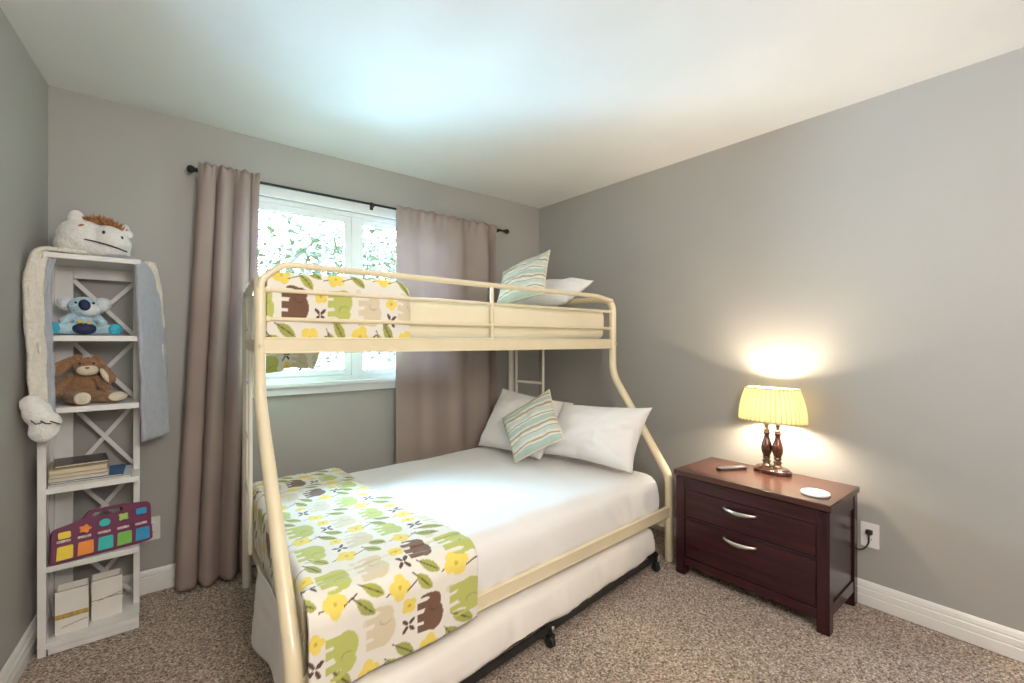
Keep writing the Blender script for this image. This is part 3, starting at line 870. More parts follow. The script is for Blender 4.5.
# ------------------------------------------------------------------ pillows
def cushion(name, label, cat, corners, thick, mtl, seed, uvrot=0, wrinkle=0.015, pinch=0.07, group=None, piping=None, sag=0.0):
    """corners: bottom-left, bottom-right, top-right, top-left (world)"""
    c = [V(p) for p in corners]; N = 40
    nrm = ((c[1] - c[0]).cross(c[3] - c[0])).normalized()
    b = MB(); uvs = []
    def base(u, v):
        uu, vv = u * 2 - 1, v * 2 - 1
        # sides draw in between the corner points
        pu = uu * (1 - pinch * (1 - vv * vv)); pv = vv * (1 - pinch * (1 - uu * uu))
        s, t = (pu + 1) / 2, (pv + 1) / 2
        return c[0] * (1 - s) * (1 - t) + c[1] * s * (1 - t) + c[2] * s * t + c[3] * (1 - s) * t
    vs = []; fs = []; k = N + 1
    for side in (1, -1):
        for j in range(k):
            for i in range(k):
                u, v = i / N, j / N; uu, vv = abs(u * 2 - 1), abs(v * 2 - 1)
                h = max(0, (1 - uu ** 2.4)) ** 0.55 * max(0, (1 - vv ** 2.4)) ** 0.55
                wr = wrinkle * (nz(u * 4, v * 4, seed) + 0.5 * nz(u * 10, v * 10, seed + 3) + 0.8 * nz(u * 3 + v * 9, v * 2, seed + 6) * (uu ** 3 + vv ** 3) * 0.5)
                hh = h * thick / 2 + wr * min(1, h * 2)
                p = base(u, v) + nrm * side * hh
                p.z -= sag * h
                vs.append(p); uvs.append((u, v))
        o = 0 if side == 1 else k * k
        for j in range(N):
            for i in range(N):
                q = (o + j * k + i, o + j * k + i + 1, o + (j + 1) * k + i + 1, o + (j + 1) * k + i)
                fs.append(q if side == 1 else tuple(reversed(q)))
    b.add(vs, fs)
    ob = b.build(name, mtl, angle=89)
    me = ob.data
    lay = me.uv_layers.new(name='UVMap')
    for l in me.loops:
        u, v = uvs[l.vertex_index]
        lay.data[l.index].uv = (u, v) if not uvrot else (v, u)
    bm = bmesh.new(); bm.from_mesh(me); bmesh.ops.remove_doubles(bm, verts=bm.verts, dist=0.0004); bmesh.ops.recalc_face_normals(bm, faces=bm.faces); bm.to_mesh(me); bm.free()
    if piping:
        pb = MB(); path = [base(i / N, 0) for i in range(N)] + [base(1, i / N) for i in range(N)] + [base(1 - i / N, 1) for i in range(N)] + [base(0, 1 - i / N) for i in range(N)]
        pb.tube(path, 0.0035, 8, closed=True); pb.build('piping', piping, ob, angle=80)
    return tag(ob, label, cat, group)
G_P = 'white pillows'
cushion('pillow', 'white pillow propped at the lower bunk corner beside the taupe curtain', 'pillow',
        [(1.86, 2.66, 0.530), (1.90, 2.05, 0.545), (2.235, 2.08, 0.86), (2.085, 2.66, 0.925)], 0.20, M['pillow'], 3.0, group=G_P)
cushion('pillow', 'white pillow on the lower bunk nearest the nightstand', 'pillow',
        [(1.985, 2.15, 0.555), (2.115, 1.530, 0.535), (2.315, 1.535, 0.885), (2.15, 2.10, 0.865)], 0.25, M['pillow'], 6.0, group=G_P, pinch=0.085)
cushion('throw_pillow', 'aqua and tan striped cushion tilted among the lower bunk pillows', 'cushion',
        [(1.760, 2.120, 0.535), (1.885, 1.835, 0.715), (2.040, 2.115, 0.960), (1.845, 2.370, 0.765)], 0.115, M['stripe'], 9.0, group='striped cushions', piping=M['sheet_cream'], pinch=0.045)
cushion('throw_pillow', 'aqua and tan striped cushion standing on the upper bunk', 'cushion',
        [(1.705, 2.235, 1.490), (1.885, 2.000, 1.560), (2.093, 2.163, 1.873), (1.886, 2.397, 1.735)], 0.115, M['stripe'], 12.0, group='striped cushions', piping=M['sheet_cream'], pinch=0.04)
cushion('pillow', 'white pillow leaning behind the striped cushion on the upper bunk', 'pillow',
        [(2.00, 2.62, 1.520), (2.06, 1.985, 1.515), (2.285, 1.95, 1.665), (2.235, 2.62, 1.690)], 0.15, M['pillow'], 15.0, group=G_P, pinch=0.06)

# ------------------------------------------------------------------ nightstand
ns = thing('nightstand', 'dark cherry two-drawer nightstand against the right wall', 'nightstand', (2.50, 1.01, 0))
NX0, NX1, NY0, NY1 = 2.290, 2.698, 0.648, 1.372; NZ = 0.532
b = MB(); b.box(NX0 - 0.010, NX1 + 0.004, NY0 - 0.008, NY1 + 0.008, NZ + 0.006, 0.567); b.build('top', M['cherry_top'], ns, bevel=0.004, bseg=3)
LW = 0.050
b = MB()
# carcass: rails, side frames, recessed side panels, bottom and back
b.box(NX0 + 0.012, NX1 - 0.01, NY0 + 0.012, NY1 - 0.012, NZ - 0.002, NZ + 0.006)
b.box(NX0 + 0.002, NX0 + 0.022, NY0 + LW, NY1 - LW, 0.468, NZ)
b.box(NX0 + 0.002, NX0 + 0.022, NY0 + LW, NY1 - LW, 0.058, 0.100)
b.box(NX0 + 0.004, NX0 + 0.022, NY0 + LW, NY1 - LW, 0.310, 0.322)
for y0, y1 in ((NY0 + 0.003, NY0 + 0.021), (NY1 - 0.021, NY1 - 0.003)):
    b.box(NX0 + LW, NX1 - LW, y0, y1, 0.470, NZ); b.box(NX0 + LW, NX1 - LW, y0, y1, 0.070, 0.125)
    yc = (y0 + y1) / 2
    b.box(NX0 + LW, NX1 - LW, yc - 0.003, yc + 0.003, 0.125, 0.470)
b.box(NX0 + 0.03, NX1 - 0.01, NY0 + 0.02, NY1 - 0.02, 0.085, 0.097)
b.box(NX1 - 0.014, NX1 - 0.006, NY0 + 0.02, NY1 - 0.02, 0.09, NZ)
b.build('carcass', M['cherry'], ns, bevel=0.002)
for x in (NX0, NX1 - LW):
    for y in (NY0, NY1 - LW):
        b = MB(); b.box(x, x + LW, y, y + LW, 0.0, NZ); b.build('leg', M['cherry_v'], ns, bevel=0.003)
for z0, z1, hz in ((0.324, 0.465, 0.428), (0.103, 0.308, 0.275)):
    b = MB(); b.box(NX0 + 0.004, NX0 + 0.024, NY0 + LW + 0.003, NY1 - LW - 0.003, z0, z1)
    b.box(NX0 + 0.024, NX1 - 0.05, NY0 + LW + 0.01, NY0 + LW + 0.02, z0 + 0.01, z1 - 0.02); b.box(NX0 + 0.024, NX1 - 0.05, NY1 - LW - 0.02, NY1 - LW - 0.01, z0 + 0.01, z1 - 0.02)
    dr = b.build('drawer', M['cherry'], ns, bevel=0.003)
    # bow handle: flat bar bulging out at the middle
    h = MB(); yc = (NY0 + NY1) / 2 + 0.018; N = 24; ring = 10; vs = []; fs = []
    for i in range(N + 1):
        t = i / N * 2 - 1; y = yc + t * 0.080; out = 0.006 + 0.026 * (1 - t * t); hh = 0.0045 + 0.006 * (1 - t * t); dd = 0.0045
        for j in range(ring):
            th = 2 * PI * j / ring
            vs.append((NX0 + 0.004 - out + dd * math.cos(th), y, hz - 0.004 * (1 - t * t) + hh * math.sin(th)))
    for i in range(N):
        for j in range(ring): fs.append((i * ring + j, i * ring + (j + 1) % ring, (i + 1) * ring + (j + 1) % ring, (i + 1) * ring + j))
    fs += [tuple(range(ring)), tuple(N * ring + j for j in reversed(range(ring)))]
    h.add(vs, fs)
    for s in (-1, 1): h.tube([(NX0 + 0.006, yc + s * 0.075, hz), (NX0 - 0.003, yc + s * 0.076, hz)], 0.0045, 8)
    h.build('handle', M['nickel'], dr, angle=60)
TOPZ = 0.567

# --- table lamp
LX, LY = 2.622, 1.003
lamp = thing('table_lamp', 'lit table lamp with pleated oval cream shade on two turned columns', 'lamp', (LX, LY, TOPZ))
b = MB()
b.lathe([(0.95, 0.0), (1.0, 0.003), (1.0, 0.018), (0.96, 0.022), (0.88, 0.024), (0.88, 0.028), (0.78, 0.034), (0.2, 0.035)], (LX, LY, TOPZ), 40, 0.056, 0.094)
b.build('base', M['lampwood'], lamp)
CP = [(0.024, 0.0), (0.024, 0.006), (0.019, 0.010), (0.0165, 0.014), (0.0165, 0.020), (0.021, 0.024), (0.021, 0.030), (0.015, 0.034), (0.014, 0.040)]
CV = [(0.014, 0.040), (0.0185, 0.044), (0.0185, 0.049), (0.015, 0.053), (0.018, 0.060), (0.0235, 0.076), (0.0265, 0.094), (0.0255, 0.110), (0.021, 0.128), (0.0155, 0.146), (0.0125, 0.160),
      (0.013, 0.168), (0.018, 0.176), (0.0185, 0.181), (0.014, 0.184)]
CT = [(0.0135, 0.184), (0.0145, 0.187), (0.0145, 0.198), (0.0105, 0.201), (0.0105, 0.218), (0.0155, 0.222), (0.0155, 0.262), (0.012, 0.266)]
for s in (-1, 1):
    cx, cy, cz = LX - 0.004, LY + s * 0.0275, TOPZ + 0.034
    b = MB(); b.lathe([(r * 1.04, z) for r, z in CV], (cx, cy, cz), 24); c = b.build('column', M['lampwood'], lamp)
    b = MB(); b.lathe(CP, (cx, cy, cz), 24); b.build('column_foot', M['brass'], c)
    b = MB(); b.lathe(CT, (cx, cy, cz), 20); b.build('socket', M['brass'], c)
    b = MB(); b.ell((cx - 0.008, cy + s * 0.035, cz + 0.335), (0.024, 0.024, 0.034), nu=16, nv=10); bo = b.build('bulb', M['bulb'], c)
SZ0, SZ1 = 0.846, 1.020
b = MB(); NP = 40
def pleat(th, z): return 1 + 0.030 * abs(math.sin(NP * th / 2)) + 0.004 * math.sin(3 * th)
prof = []
for i in range(15):
    t = i / 14; r = 0.164 - 0.034 * t ** 1.3 + 0.006 * math.sin(PI * t); prof.append((r, SZ0 + (SZ1 - SZ0) * t))
b.lathe(prof, (LX - 0.012, LY, 0), NP * 8, 0.50, 1.0, pleat, caps=False)
b.build('shade', M['shade'], lamp, solid=0.0015, angle=80)
b = MB()
for i in range(NP):
    th = 2 * PI * i / NP
    b.tube([(LX - 0.012 + 0.50 * r * 1.004 * math.cos(th), LY + r * 1.004 * math.sin(th), z) for r, z in prof], 0.0017, 6)
b.build('pleat_folds', M['fold'], lamp)
for r, z in ((0.165, SZ0), (0.131, SZ1)):
    b = MB(); b.tube([(LX - 0.012 + 0.50 * r * math.cos(2 * PI * i / 60), LY + r * math.sin(2 * PI * i / 60), z) for i in range(60)], 0.0032, 8, closed=True); b.build('shade_trim', M['shade_trim'], lamp)
b = MB()   # wire spider that carries the shade
for s in (-1, 1):
    b.tube([(LX - 0.004, LY + s * 0.0275, TOPZ + 0.29), (LX - 0.010, LY + s * 0.055, 0.97), (LX - 0.012, LY + s * 0.128, SZ1 - 0.002)], 0.0016, 6)
b.build('shade_wire', M['brass'], lamp)
b = MB()
b.tube(fillet([(LX + 0.050, LY - 0.035, TOPZ + 0.008), (2.690, 0.950, TOPZ + 0.006), (2.7095, 0.930, 0.55), (2.7095, 0.78, 0.36), (2.708, 0.68, 0.262), (2.700, 0.628, 0.262), (2.698, 0.604, 0.305), (2.697, 0.6035, 0.345)],
              [0.02, 0.02, 0.1, 0.05, 0.04, 0.05], 6), 0.0032, 8)
cord = b.build('cord', M['rubber'], lamp, angle=80)
b = MB(); b.box(2.690, 2.711, 0.5905, 0.6165, 0.347, 0.368); b.build('plug', M['rubber'], cord, bevel=0.004)

# remote + white disc
rm = thing('remote_control', 'slim black remote control lying left of the lamp on the nightstand', 'remote control', (2.515, 1.17, TOPZ))
ang = math.atan2(1.129 - 1.208, 2.596 - 2.438)
Mx = Matrix.Translation((2.515, 1.170, TOPZ)) @ Matrix.Rotation(ang, 4, 'Z')
b = MB(Mx); b.prism(rrect(-0.085, 0.085, -0.021, 0.021, 0.010), [], ((0, 0, 0), (1, 0, 0), (0, 1, 0), (0, 0, 1)), 0.0005, 0.013); b.build('body', M['remote'], rm, bevel=0.003, smooth=True)
b = MB(Mx); b.prism(rrect(-0.076, 0.078, -0.0165, 0.0165, 0.008), [], ((0, 0, 0), (1, 0, 0), (0, 1, 0), (0, 0, 1)), 0.0125, 0.0145); fp = b.build('face_plate', M['remotetop'], rm, smooth=False)
for i in range(5):
    for j in (-1, 0, 1):
        b = MB(Mx); b.lathe([(0.0035, 0), (0.0035, 0.001), (0.002, 0.0016)], (-0.055 + i * 0.018, j * 0.010, 0.0145), 10); b.build('button', M['remote'], fp)
dk = thing('charging_disc', 'round white plastic disc on the near corner of the nightstand', 'disc', (2.407, 0.737, TOPZ))
b = MB(); b.lathe([(0.050, 0.0), (0.056, 0.0015), (0.058, 0.006), (0.056, 0.011), (0.052, 0.0125), (0.048, 0.012), (0.002, 0.0118)], (2.407, 0.737, TOPZ), 48); b.build('body', M['disc'], dk)
b = MB(); b.tube([(2.407 + 0.012 * math.cos(2 * PI * i / 30), 0.737 + 0.012 * math.sin(2 * PI * i / 30), TOPZ + 0.0122) for i in range(30)], 0.0012, 6, closed=True); b.build('centre_ring', M['discmark'], dk)

# wall outlets
def outlet(label, o, U, N, nobj='wall_outlet'):
    o, U, N = V(o), V(U), V(N); W = V((0, 0, 1))
    t = thing(nobj, label, 'outlet', o, 'wall outlets')
    fr = (o, U, W, N)
    b = MB(); b.prism(rrect(-0.036, 0.036, -0.058, 0.058, 0.005), [], fr, 0.0003, 0.006); p = b.build('cover_plate', M['outlet'], t, bevel=0.0025)
    for s in (-1, 1):
        b = MB(); b.prism([(x * 0.017, s * 0.020 + y * 0.0145) for x, y in [(math.cos(2 * PI * i / 20), max(-0.85, min(0.85, math.sin(2 * PI * i / 20)))) for i in range(20)]], [], fr, 0.005, 0.0078)
        r = b.build('receptacle', M['outlet'], p, smooth=False)
    b = MB(); b.M = None
    b.prism([(0.003 * math.cos(2 * PI * i / 12), 0.003 * math.sin(2 * PI * i / 12)) for i in range(12)], [], fr, 0.005, 0.0075); b.build('screw', M['bolt'], p, smooth=False)
    for s in (-1, 1):
        b = MB()
        for k in (-1, 1): b.prism([(k * 0.0062 - 0.001, s * 0.020 - 0.002), (k * 0.0062 + 0.001, s * 0.020 - 0.002), (k * 0.0062 + 0.001, s * 0.020 + 0.006), (k * 0.0062 - 0.001, s * 0.020 + 0.006)], [], fr, 0.0076, 0.0081)
        b.prism([(0.0022 * math.cos(2 * PI * i / 10), s * 0.020 - 0.007 + 0.0022 * math.sin(2 * PI * i / 10)) for i in range(10)], [], fr, 0.0076, 0.0081)
        b.build('slots', M['slot'], p, smooth=False)
outlet('white wall outlet with a black plug, beside the nightstand', (XR, 0.604, 0.339), (0, -1, 0), (-1, 0, 0))
outlet('white wall outlet low on the back wall behind the purple toy', (0.045, YB, 0.320), (1, 0, 0), (0, -1, 0))

# ------------------------------------------------------------------ tall white shelf
SX0, SX1, SY0, SY1 = -0.318, 0.0, 2.604, 2.880
LEV = [0.050, 0.360, 0.675, 1.000, 1.295]; TOP = 1.632
sh = thing('bookshelf', 'tall narrow white open shelf with crossed slats in the left corner', 'shelf', ((SX0 + SX1) / 2, 2.74, 0))
for z in LEV:
    b = MB(); b.box(SX0 + 0.005, SX1 - 0.003, SY0 + 0.002, SY1 - 0.016, z - 0.024, z); b.build('shelf_board', M['shelf'], sh, bevel=0.002)
b = MB(); b.box(SX0 - 0.002, SX1 + 0.003, SY0 - 0.004, SY1, TOP - 0.022, TOP); b.build('top_board', M['shelf'], sh, bevel=0.003)
b = MB(); b.box(SX0 + 0.03, SX1 - 0.003, SY0 + 0.006, SY0 + 0.018, 0.0, 0.027); b.build('toe_board', M['shelf'], sh, bevel=0.002)
ups = [(SX0, SX0 + 0.026, SY0, SY0 + 0.030), (SX0, SX0 + 0.024, SY1 - 0.036, SY1 - 0.014), (SX1 - 0.024, SX1, SY1 - 0.125, SY1 - 0.014)]
for x0, x1, y0, y1 in ups:
    b = MB(); b.box(x0, x1, y0, y1, 0.0, TOP - 0.021); b.build('upright', M['shelf'], sh, bevel=0.002)
b = MB(); b.box(SX0 + 0.022, SX0 + 0.084, SY1 - 0.020, SY1 - 0.008, 0.0, TOP - 0.021); b.build('back_stile', M['shelf'], sh, bevel=0.002)
b = MB(); b.box(SX0 + 0.084, SX1 - 0.022, SY1 - 0.020, SY1 - 0.008, TOP - 0.075, TOP - 0.021); b.build('back_rail', M['shelf'], sh, bevel=0.002)
lv = LEV + [TOP - 0.022]
for i in range(5):
    z0, z1 = lv[i], lv[i + 1] - 0.024
    if i == 4: z1 = TOP - 0.076
    b = MB(); yb = SY1 - 0.014
    b.bar((SX0 + 0.084, yb, z0 + 0.006), (SX1 - 0.022, yb, z1 - 0.006), 0.018, 0.008, (0, 1, 0)); b.bar((SX0 + 0.084, yb - 0.002, z1 - 0.006), (SX1 - 0.022, yb - 0.002, z0 + 0.006), 0.018, 0.008, (0, 1, 0))
    b.build('cross_slats', M['shelf'], sh, bevel=0.001)
    b = MB(); xc = SX0 + 0.010
    b.bar((xc, SY0 + 0.028, z0 + 0.006), (xc, SY1 - 0.036, z1 - 0.006), 0.018, 0.008, (1, 0, 0)); b.bar((xc + 0.002, SY0 + 0.028, z1 - 0.006), (xc + 0.002, SY1 - 0.036, z0 + 0.006), 0.018, 0.008, (1, 0, 0))
    b.build('cross_slats', M['shelf'], sh, bevel=0.001)

# --- hooded animal blanket draped over the shelf top
hb = thing('hooded_blanket', 'plush animal hooded blanket with ginger mane draped over the shelf top', 'hooded blanket', (-0.155, 2.74, TOP))
HX, HY = -0.155, 2.735
def fuzz(ob, s=0.004, sc=0.02):
    t = bpy.data.textures.new('fuzz', 'CLOUDS'); t.noise_scale = sc; t.noise_depth = 3
    md = ob.modifiers.new('fuzz', 'DISPLACE'); md.texture = t; md.strength = s; md.mid_level = 0.5; md.texture_coords = 'LOCAL'
    return ob
MH = Matrix.Translation((HX, HY, TOP)) @ Matrix.Diagonal((0.83, 0.95, 1.12, 1)) @ Matrix.Translation((-HX, -HY, -TOP))
RY = lambda a: Matrix.Rotation(a, 3, 'Y'); RZ = lambda a: Matrix.Rotation(a, 3, 'Z'); RX = lambda a: Matrix.Rotation(a, 3, 'X')
b = MB(MH)
b.ell((HX - 0.040, HY, TOP + 0.080), (0.112, 0.085, 0.074), RY(0.10))
b.ell((HX + 0.065, HY - 0.015, TOP + 0.076), (0.090, 0.080, 0.062), RY(0.22))
b.ell((HX + 0.060, HY - 0.010, TOP + 0.034), (0.090, 0.070, 0.032))
b.ell((HX - 0.090, HY + 0.005, TOP + 0.052), (0.070, 0.070, 0.050))
head = fuzz(b.build('head', M['plushwhite'], hb, remesh=0.006, sm_iter=6))
for ex, ez, rr, sg in ((HX - 0.072, TOP + 0.155, (0.034, 0.020, 0.030), -1), (HX + 0.124, TOP + 0.128, (0.020, 0.016, 0.026), 1)):
    b = MB(MH); b.ell((ex, HY - 0.02, ez), rr, RY(0.3 * sg)); b.ell((ex + 0.02, HY - 0.022, ez - 0.016), (rr[0] * 0.8, rr[1], rr[2] * 0.6)); fuzz(b.build('ear', M['plushwhite'], hb, remesh=0.005, sm_iter=4), 0.003)
b = MB(MH)
for i in range(420):
    t = random.random(); cx = HX - 0.050 + 0.185 * t; cz = TOP + 0.150 - 0.020 * max(0, t - 0.35) / 0.65 * 1.3; cy = HY + random.uniform(-0.030, 0.030)
    L = random.uniform(0.016, 0.042) * (0.7 + 0.5 * math.sin(PI * t)); dr_ = V((random.uniform(-0.8, 0.8), random.uniform(-0.9, 0.3), random.uniform(0.3, 0.9))).normalized()
    p = V((cx, cy, cz - 0.006)); b.tube([p, p + dr_ * L * 0.5, p + dr_ * L + V((0, 0, -0.004))], [0.005, 0.0035, 0.0006], 5)
b.build('mane', M['mane'], hb, angle=80)
b = MB(MH); path = []
for i in range(25):
    t = i / 24; x = HX - 0.062 + 0.196 * t; z = TOP + 0.070 - 0.036 * t + 0.004 * math.sin(PI * t)
    yy = HY - 0.083 + 0.012 * (1 - t) ** 2 - 0.012 * math.sin(PI * t) + 0.035 * max(0, t - 0.7) ** 1.2
    path.append((x, yy - 0.001, z))
b.tube(path, 0.0028, 8); b.build('mouth_seam', M['stitch'], hb)
for ex, ez, ey in ((HX + 0.040, TOP + 0.100, HY - 0.091), (HX + 0.112, TOP + 0.088, HY - 0.076)):
    b = MB(MH); b.ell((ex, ey, ez), (0.007, 0.005, 0.007), nu=12, nv=8); b.build('eye', M['stitch'], hb)
b = MB(MH); b.ell((HX - 0.048, HY - 0.066, TOP + 0.120), (0.013, 0.010, 0.005), RY(-0.3)); b.build('ear_seam', M['mane'], hb)  # small flat ginger piece below the left ear
# top sheet of the blanket and its two hanging arms (white fleece outside, grey lining)
def strip(path, wfn, name, mtl, thick):
    """ribbon along path; wfn(t) gives half-width vector"""
    P_ = [V(p) for p in path]; acc = [0.0]
    for i in range(1, len(P_)): acc.append(acc[-1] + (P_[i] - P_[i - 1]).length)
    rs = []; k_ = 0
    for i in range(61):
        d_ = acc[-1] * i / 60
        while k_ < len(acc) - 2 and acc[k_ + 1] < d_: k_ += 1
        f_ = (d_ - acc[k_]) / max(1e-9, acc[k_ + 1] - acc[k_]); rs.append(P_[k_] * (1 - f_) + P_[k_ + 1] * f_)
    for _ in range(6): rs = [rs[0]] + [(rs[i - 1] + rs[i] * 2 + rs[i + 1]) / 4 for i in range(1, 60)] + [rs[60]]
    path = rs
    b = MB(); n = len(path) - 1
    def fn(u, v):
        k = v * n; i = min(int(k), n - 1); f = k - i
        p = V(path[i]) * (1 - f) + V(path[i + 1]) * f
        w = wfn(v); q = p + w * (u * 2 - 1)
        return q + V((0.004 * nz(u * 3, v * 9, 1), 0.006 * nz(u * 4, v * 8, 5), 0.002 * nz(u * 6, v * 6, 9)))
    b.grid(fn, 10, 60); return b.build(name, mtl, hb, solid=thick, angle=80, bevel=0)
lp = fillet([(-0.16, 2.70, TOP + 0.014), (-0.306, 2.610, TOP + 0.014), (-0.324, 2.575, TOP - 0.10), (-0.318, 2.565, 1.30), (-0.306, 2.555, 0.98)], [0.03, 0.06, 0.2], 8)
def lw(t): return V((0.010, 0.07, 0)) * max(0, 0.26 - t) / 0.26 + V((0.023, 0.016, 0)) * min(1, t / 0.26)
fuzz(strip(lp, lw, 'hanging_arm', M['fleece'], 0.016), 0.005, 0.015)
lp2 = [V(p) + V((0.030, 0.022, -0.006)) for p in lp[9:]]
strip(lp2, lambda t: V((0.014, 0.010, 0)), 'lining', M['greyplush'], 0.008)
rp = fillet([(-0.12, 2.74, TOP + 0.014), (0.012, 2.690, TOP + 0.014), (0.030, 2.685, TOP - 0.12), (0.046, 2.680, 1.25), (0.060, 2.690, 0.825)], [0.03, 0.06, 0.2], 8)
def rw(t):
    k = min(1, t / 0.3); return V((0.01, 0.06, 0)) * (1 - k) + V((0.038 + 0.012 * t, 0.085, 0)) * k
strip(rp, rw, 'hanging_arm', M['greyplush'], 0.014)
re = [V(p) + V((0.028, 0.070, 0.006)) for p in rp[5:]]
fuzz(strip(re, lambda t: V((0.016, 0.022, 0)), 'fleece_edge', M['fleece'], 0.022), 0.005, 0.015)
b = MB(); b.ell((-0.306, 2.515, 0.995), (0.044, 0.036, 0.055), RY(-0.15)); b.ell((-0.288, 2.505, 0.925), (0.044, 0.038, 0.046)); b.ell((-0.322, 2.52, 1.03), (0.036, 0.030, 0.035))
b.ell((-0.270, 2.505, 0.955), (0.034, 0.034, 0.040))
paw = fuzz(b.build('paw', M['plushwhite'], hb, remesh=0.006, sm_iter=5), 0.004)
b = MB()
for i in range(3):
    x0 = -0.318 + 0.026 * i; b.tube([(x0, 2.474, 0.972 - 0.004 * i), (x0 + 0.014, 2.466, 0.958), (x0 + 0.030, 2.463, 0.962 - 0.006 * i)], 0.0022, 6)
b.build('claw_stitching', M['stitch'], paw)

# --- blue koala
KX, KY, KZ = -0.186, 2.715, LEV[4]
ko = thing('plush_koala', 'pale blue plush koala with navy nose on the upper shelf', 'plush toy', (KX, KY, KZ))
b = MB()
b.ell((KX + 0.002, KY + 0.005, KZ + 0.052), (0.044, 0.040, 0.052)); b.ell((KX - 0.002, KY - 0.020, KZ + 0.126), (0.052, 0.044, 0.042))
b.limb((KX - 0.03, KY - 0.01, KZ + 0.028), (KX - 0.088, KY - 0.060, KZ + 0.027), 0.026, 0.021)
b.limb((KX + 0.03, KY - 0.01, KZ + 0.028), (KX + 0.094, KY - 0.052, KZ + 0.026), 0.026, 0.021)
b.limb((KX - 0.036, KY - 0.01, KZ + 0.085), (KX - 0.062, KY - 0.050, KZ + 0.060), 0.017, 0.016)
b.limb((KX + 0.036, KY - 0.01, KZ + 0.085), (KX + 0.060, KY - 0.050, KZ + 0.056), 0.017, 0.016)
fuzz(b.build('body', M['koala'], ko, remesh=0.004, sm_iter=2), 0.004, 0.012)
for s in (-1, 1):
    b = MB(); b.ell((KX + s * 0.060, KY - 0.005, KZ + 0.138), (0.030, 0.018, 0.032), RY(s * 0.3)); fuzz(b.build('ear', M['koalapale'], ko, remesh=0.004, sm_iter=3), 0.006, 0.01)
b = MB(); b.ell((KX + 0.020, KY - 0.040, KZ + 0.112), (0.036, 0.028, 0.028)); fuzz(b.build('cheek', M['koalapale'], ko), 0.003, 0.01)
b = MB(); b.ell((KX + 0.004, KY - 0.066, KZ + 0.130), (0.019, 0.013, 0.024), RY(-0.25)); b.build('nose', M['navy'], ko)
for s in (-1, 1):
    b = MB(); b.ell((KX + 0.004 + s * 0.028, KY - 0.058, KZ + 0.140), (0.0045, 0.004, 0.005), nu=10, nv=6); b.build('eye', M['navy'], ko)
for x, y, z, a in ((KX - 0.094, KY - 0.068, KZ + 0.030, -0.5), (KX + 0.104, KY - 0.060, KZ + 0.028, 0.6)):
    b = MB(); b.ell((x, y, z), (0.028, 0.014, 0.026), RZ(a)); b.build('foot_pad', M['turq'], ko)
b = MB(); b.ell((KX + 0.002, KY - 0.040, KZ + 0.030), (0.040, 0.018, 0.024)); b.build('tummy_patch', M['navy'], ko)
b = MB()
for i, (dx, dz) in enumerate(((-0.012, 0.060), (0.016, 0.056), (0.0, 0.044))): b.ell((KX + dx, KY - 0.047, KZ + dz), (0.009, 0.005, 0.008), nu=10, nv=6)
b.build('tummy_embroidery', M['yellowfelt'], ko)

# --- brown bunny
BX, BY, BZ = -0.190, 2.725, LEV[3]
bu = thing('plush_bunny', 'brown floppy-eared plush bunny on the shelf below the koala', 'plush toy', (BX, BY, BZ))
b = MB()
b.ell((BX - 0.004, BY + 0.012, BZ + 0.070), (0.052, 0.048, 0.070)); b.ell((BX + 0.012, BY - 0.020, BZ + 0.160), (0.046, 0.044, 0.042))
b.limb((BX - 0.040, BY - 0.01, BZ + 0.030), (BX - 0.006, BY - 0.092, BZ + 0.028), 0.029, 0.026)
b.limb((BX + 0.035, BY - 0.01, BZ + 0.030), (BX + 0.102, BY - 0.068, BZ + 0.027), 0.029, 0.023)
b.limb((BX - 0.044, BY + 0.005, BZ + 0.112), (BX - 0.088, BY - 0.040, BZ + 0.056), 0.020, 0.027)
b.limb((BX + 0.042, BY + 0.005, BZ + 0.112), (BX + 0.072, BY - 0.040, BZ + 0.068), 0.019, 0.020)
fuzz(b.build('body', M['bunny'], bu, remesh=0.004, sm_iter=2), 0.006, 0.01)
b = MB(); b.limb((BX - 0.016, BY - 0.018, BZ + 0.202), (BX - 0.094, BY - 0.040, BZ + 0.142), 0.015, 0.030); fuzz(b.build('ear', M['bunny'], bu, remesh=0.004, sm_iter=3), 0.006, 0.01)
b = MB(); b.limb((BX + 0.040, BY - 0.018, BZ + 0.200), (BX + 0.086, BY - 0.045, BZ + 0.108), 0.014, 0.024); e = fuzz(b.build('ear', M['bunny'], bu, remesh=0.004, sm_iter=3), 0.006, 0.01)
b = MB(); b.ell((BX + 0.072, BY - 0.060, BZ + 0.122), (0.011, 0.012, 0.034), RY(-0.42)); b.build('ear_lining', M['bunnycream'], e)
b = MB(); b.ell((BX + 0.016, BY - 0.056, BZ + 0.146), (0.036, 0.018, 0.022)); fuzz(b.build('muzzle', M['bunnycream'], bu), 0.003, 0.01)
b = MB(); b.ell((BX + 0.016, BY - 0.072, BZ + 0.157), (0.008, 0.005, 0.005), nu=10, nv=6); b.build('nose', M['mane'], bu)
for s in (-1, 1):
    b = MB(); b.ell((BX + 0.014 + s * 0.022, BY - 0.056, BZ + 0.175), (0.005, 0.004, 0.005), nu=10, nv=6); b.build('eye', M['stitch'], bu)
for x, y, z, r, a in ((BX + 0.004, BY - 0.112, BZ + 0.031, (0.027, 0.010, 0.026), 0.15), (BX + 0.116, BY - 0.086, BZ + 0.030, (0.036, 0.012, 0.020), 0.5)):
    b = MB(); b.ell((x, y, z), r, RZ(a)); b.build('foot_pad', M['bunnycream'], bu)
b = MB()
for i in range(14):
    p = V((BX + 0.012 + random.uniform(-0.012, 0.012), BY - 0.015, BZ + 0.196)); b.tube([p, p + V((random.uniform(-0.008, 0.008), -0.004, random.uniform(0.010, 0.018)))], [0.003, 0.0006], 5)
b.build('tuft', M['bunnycream'], bu)

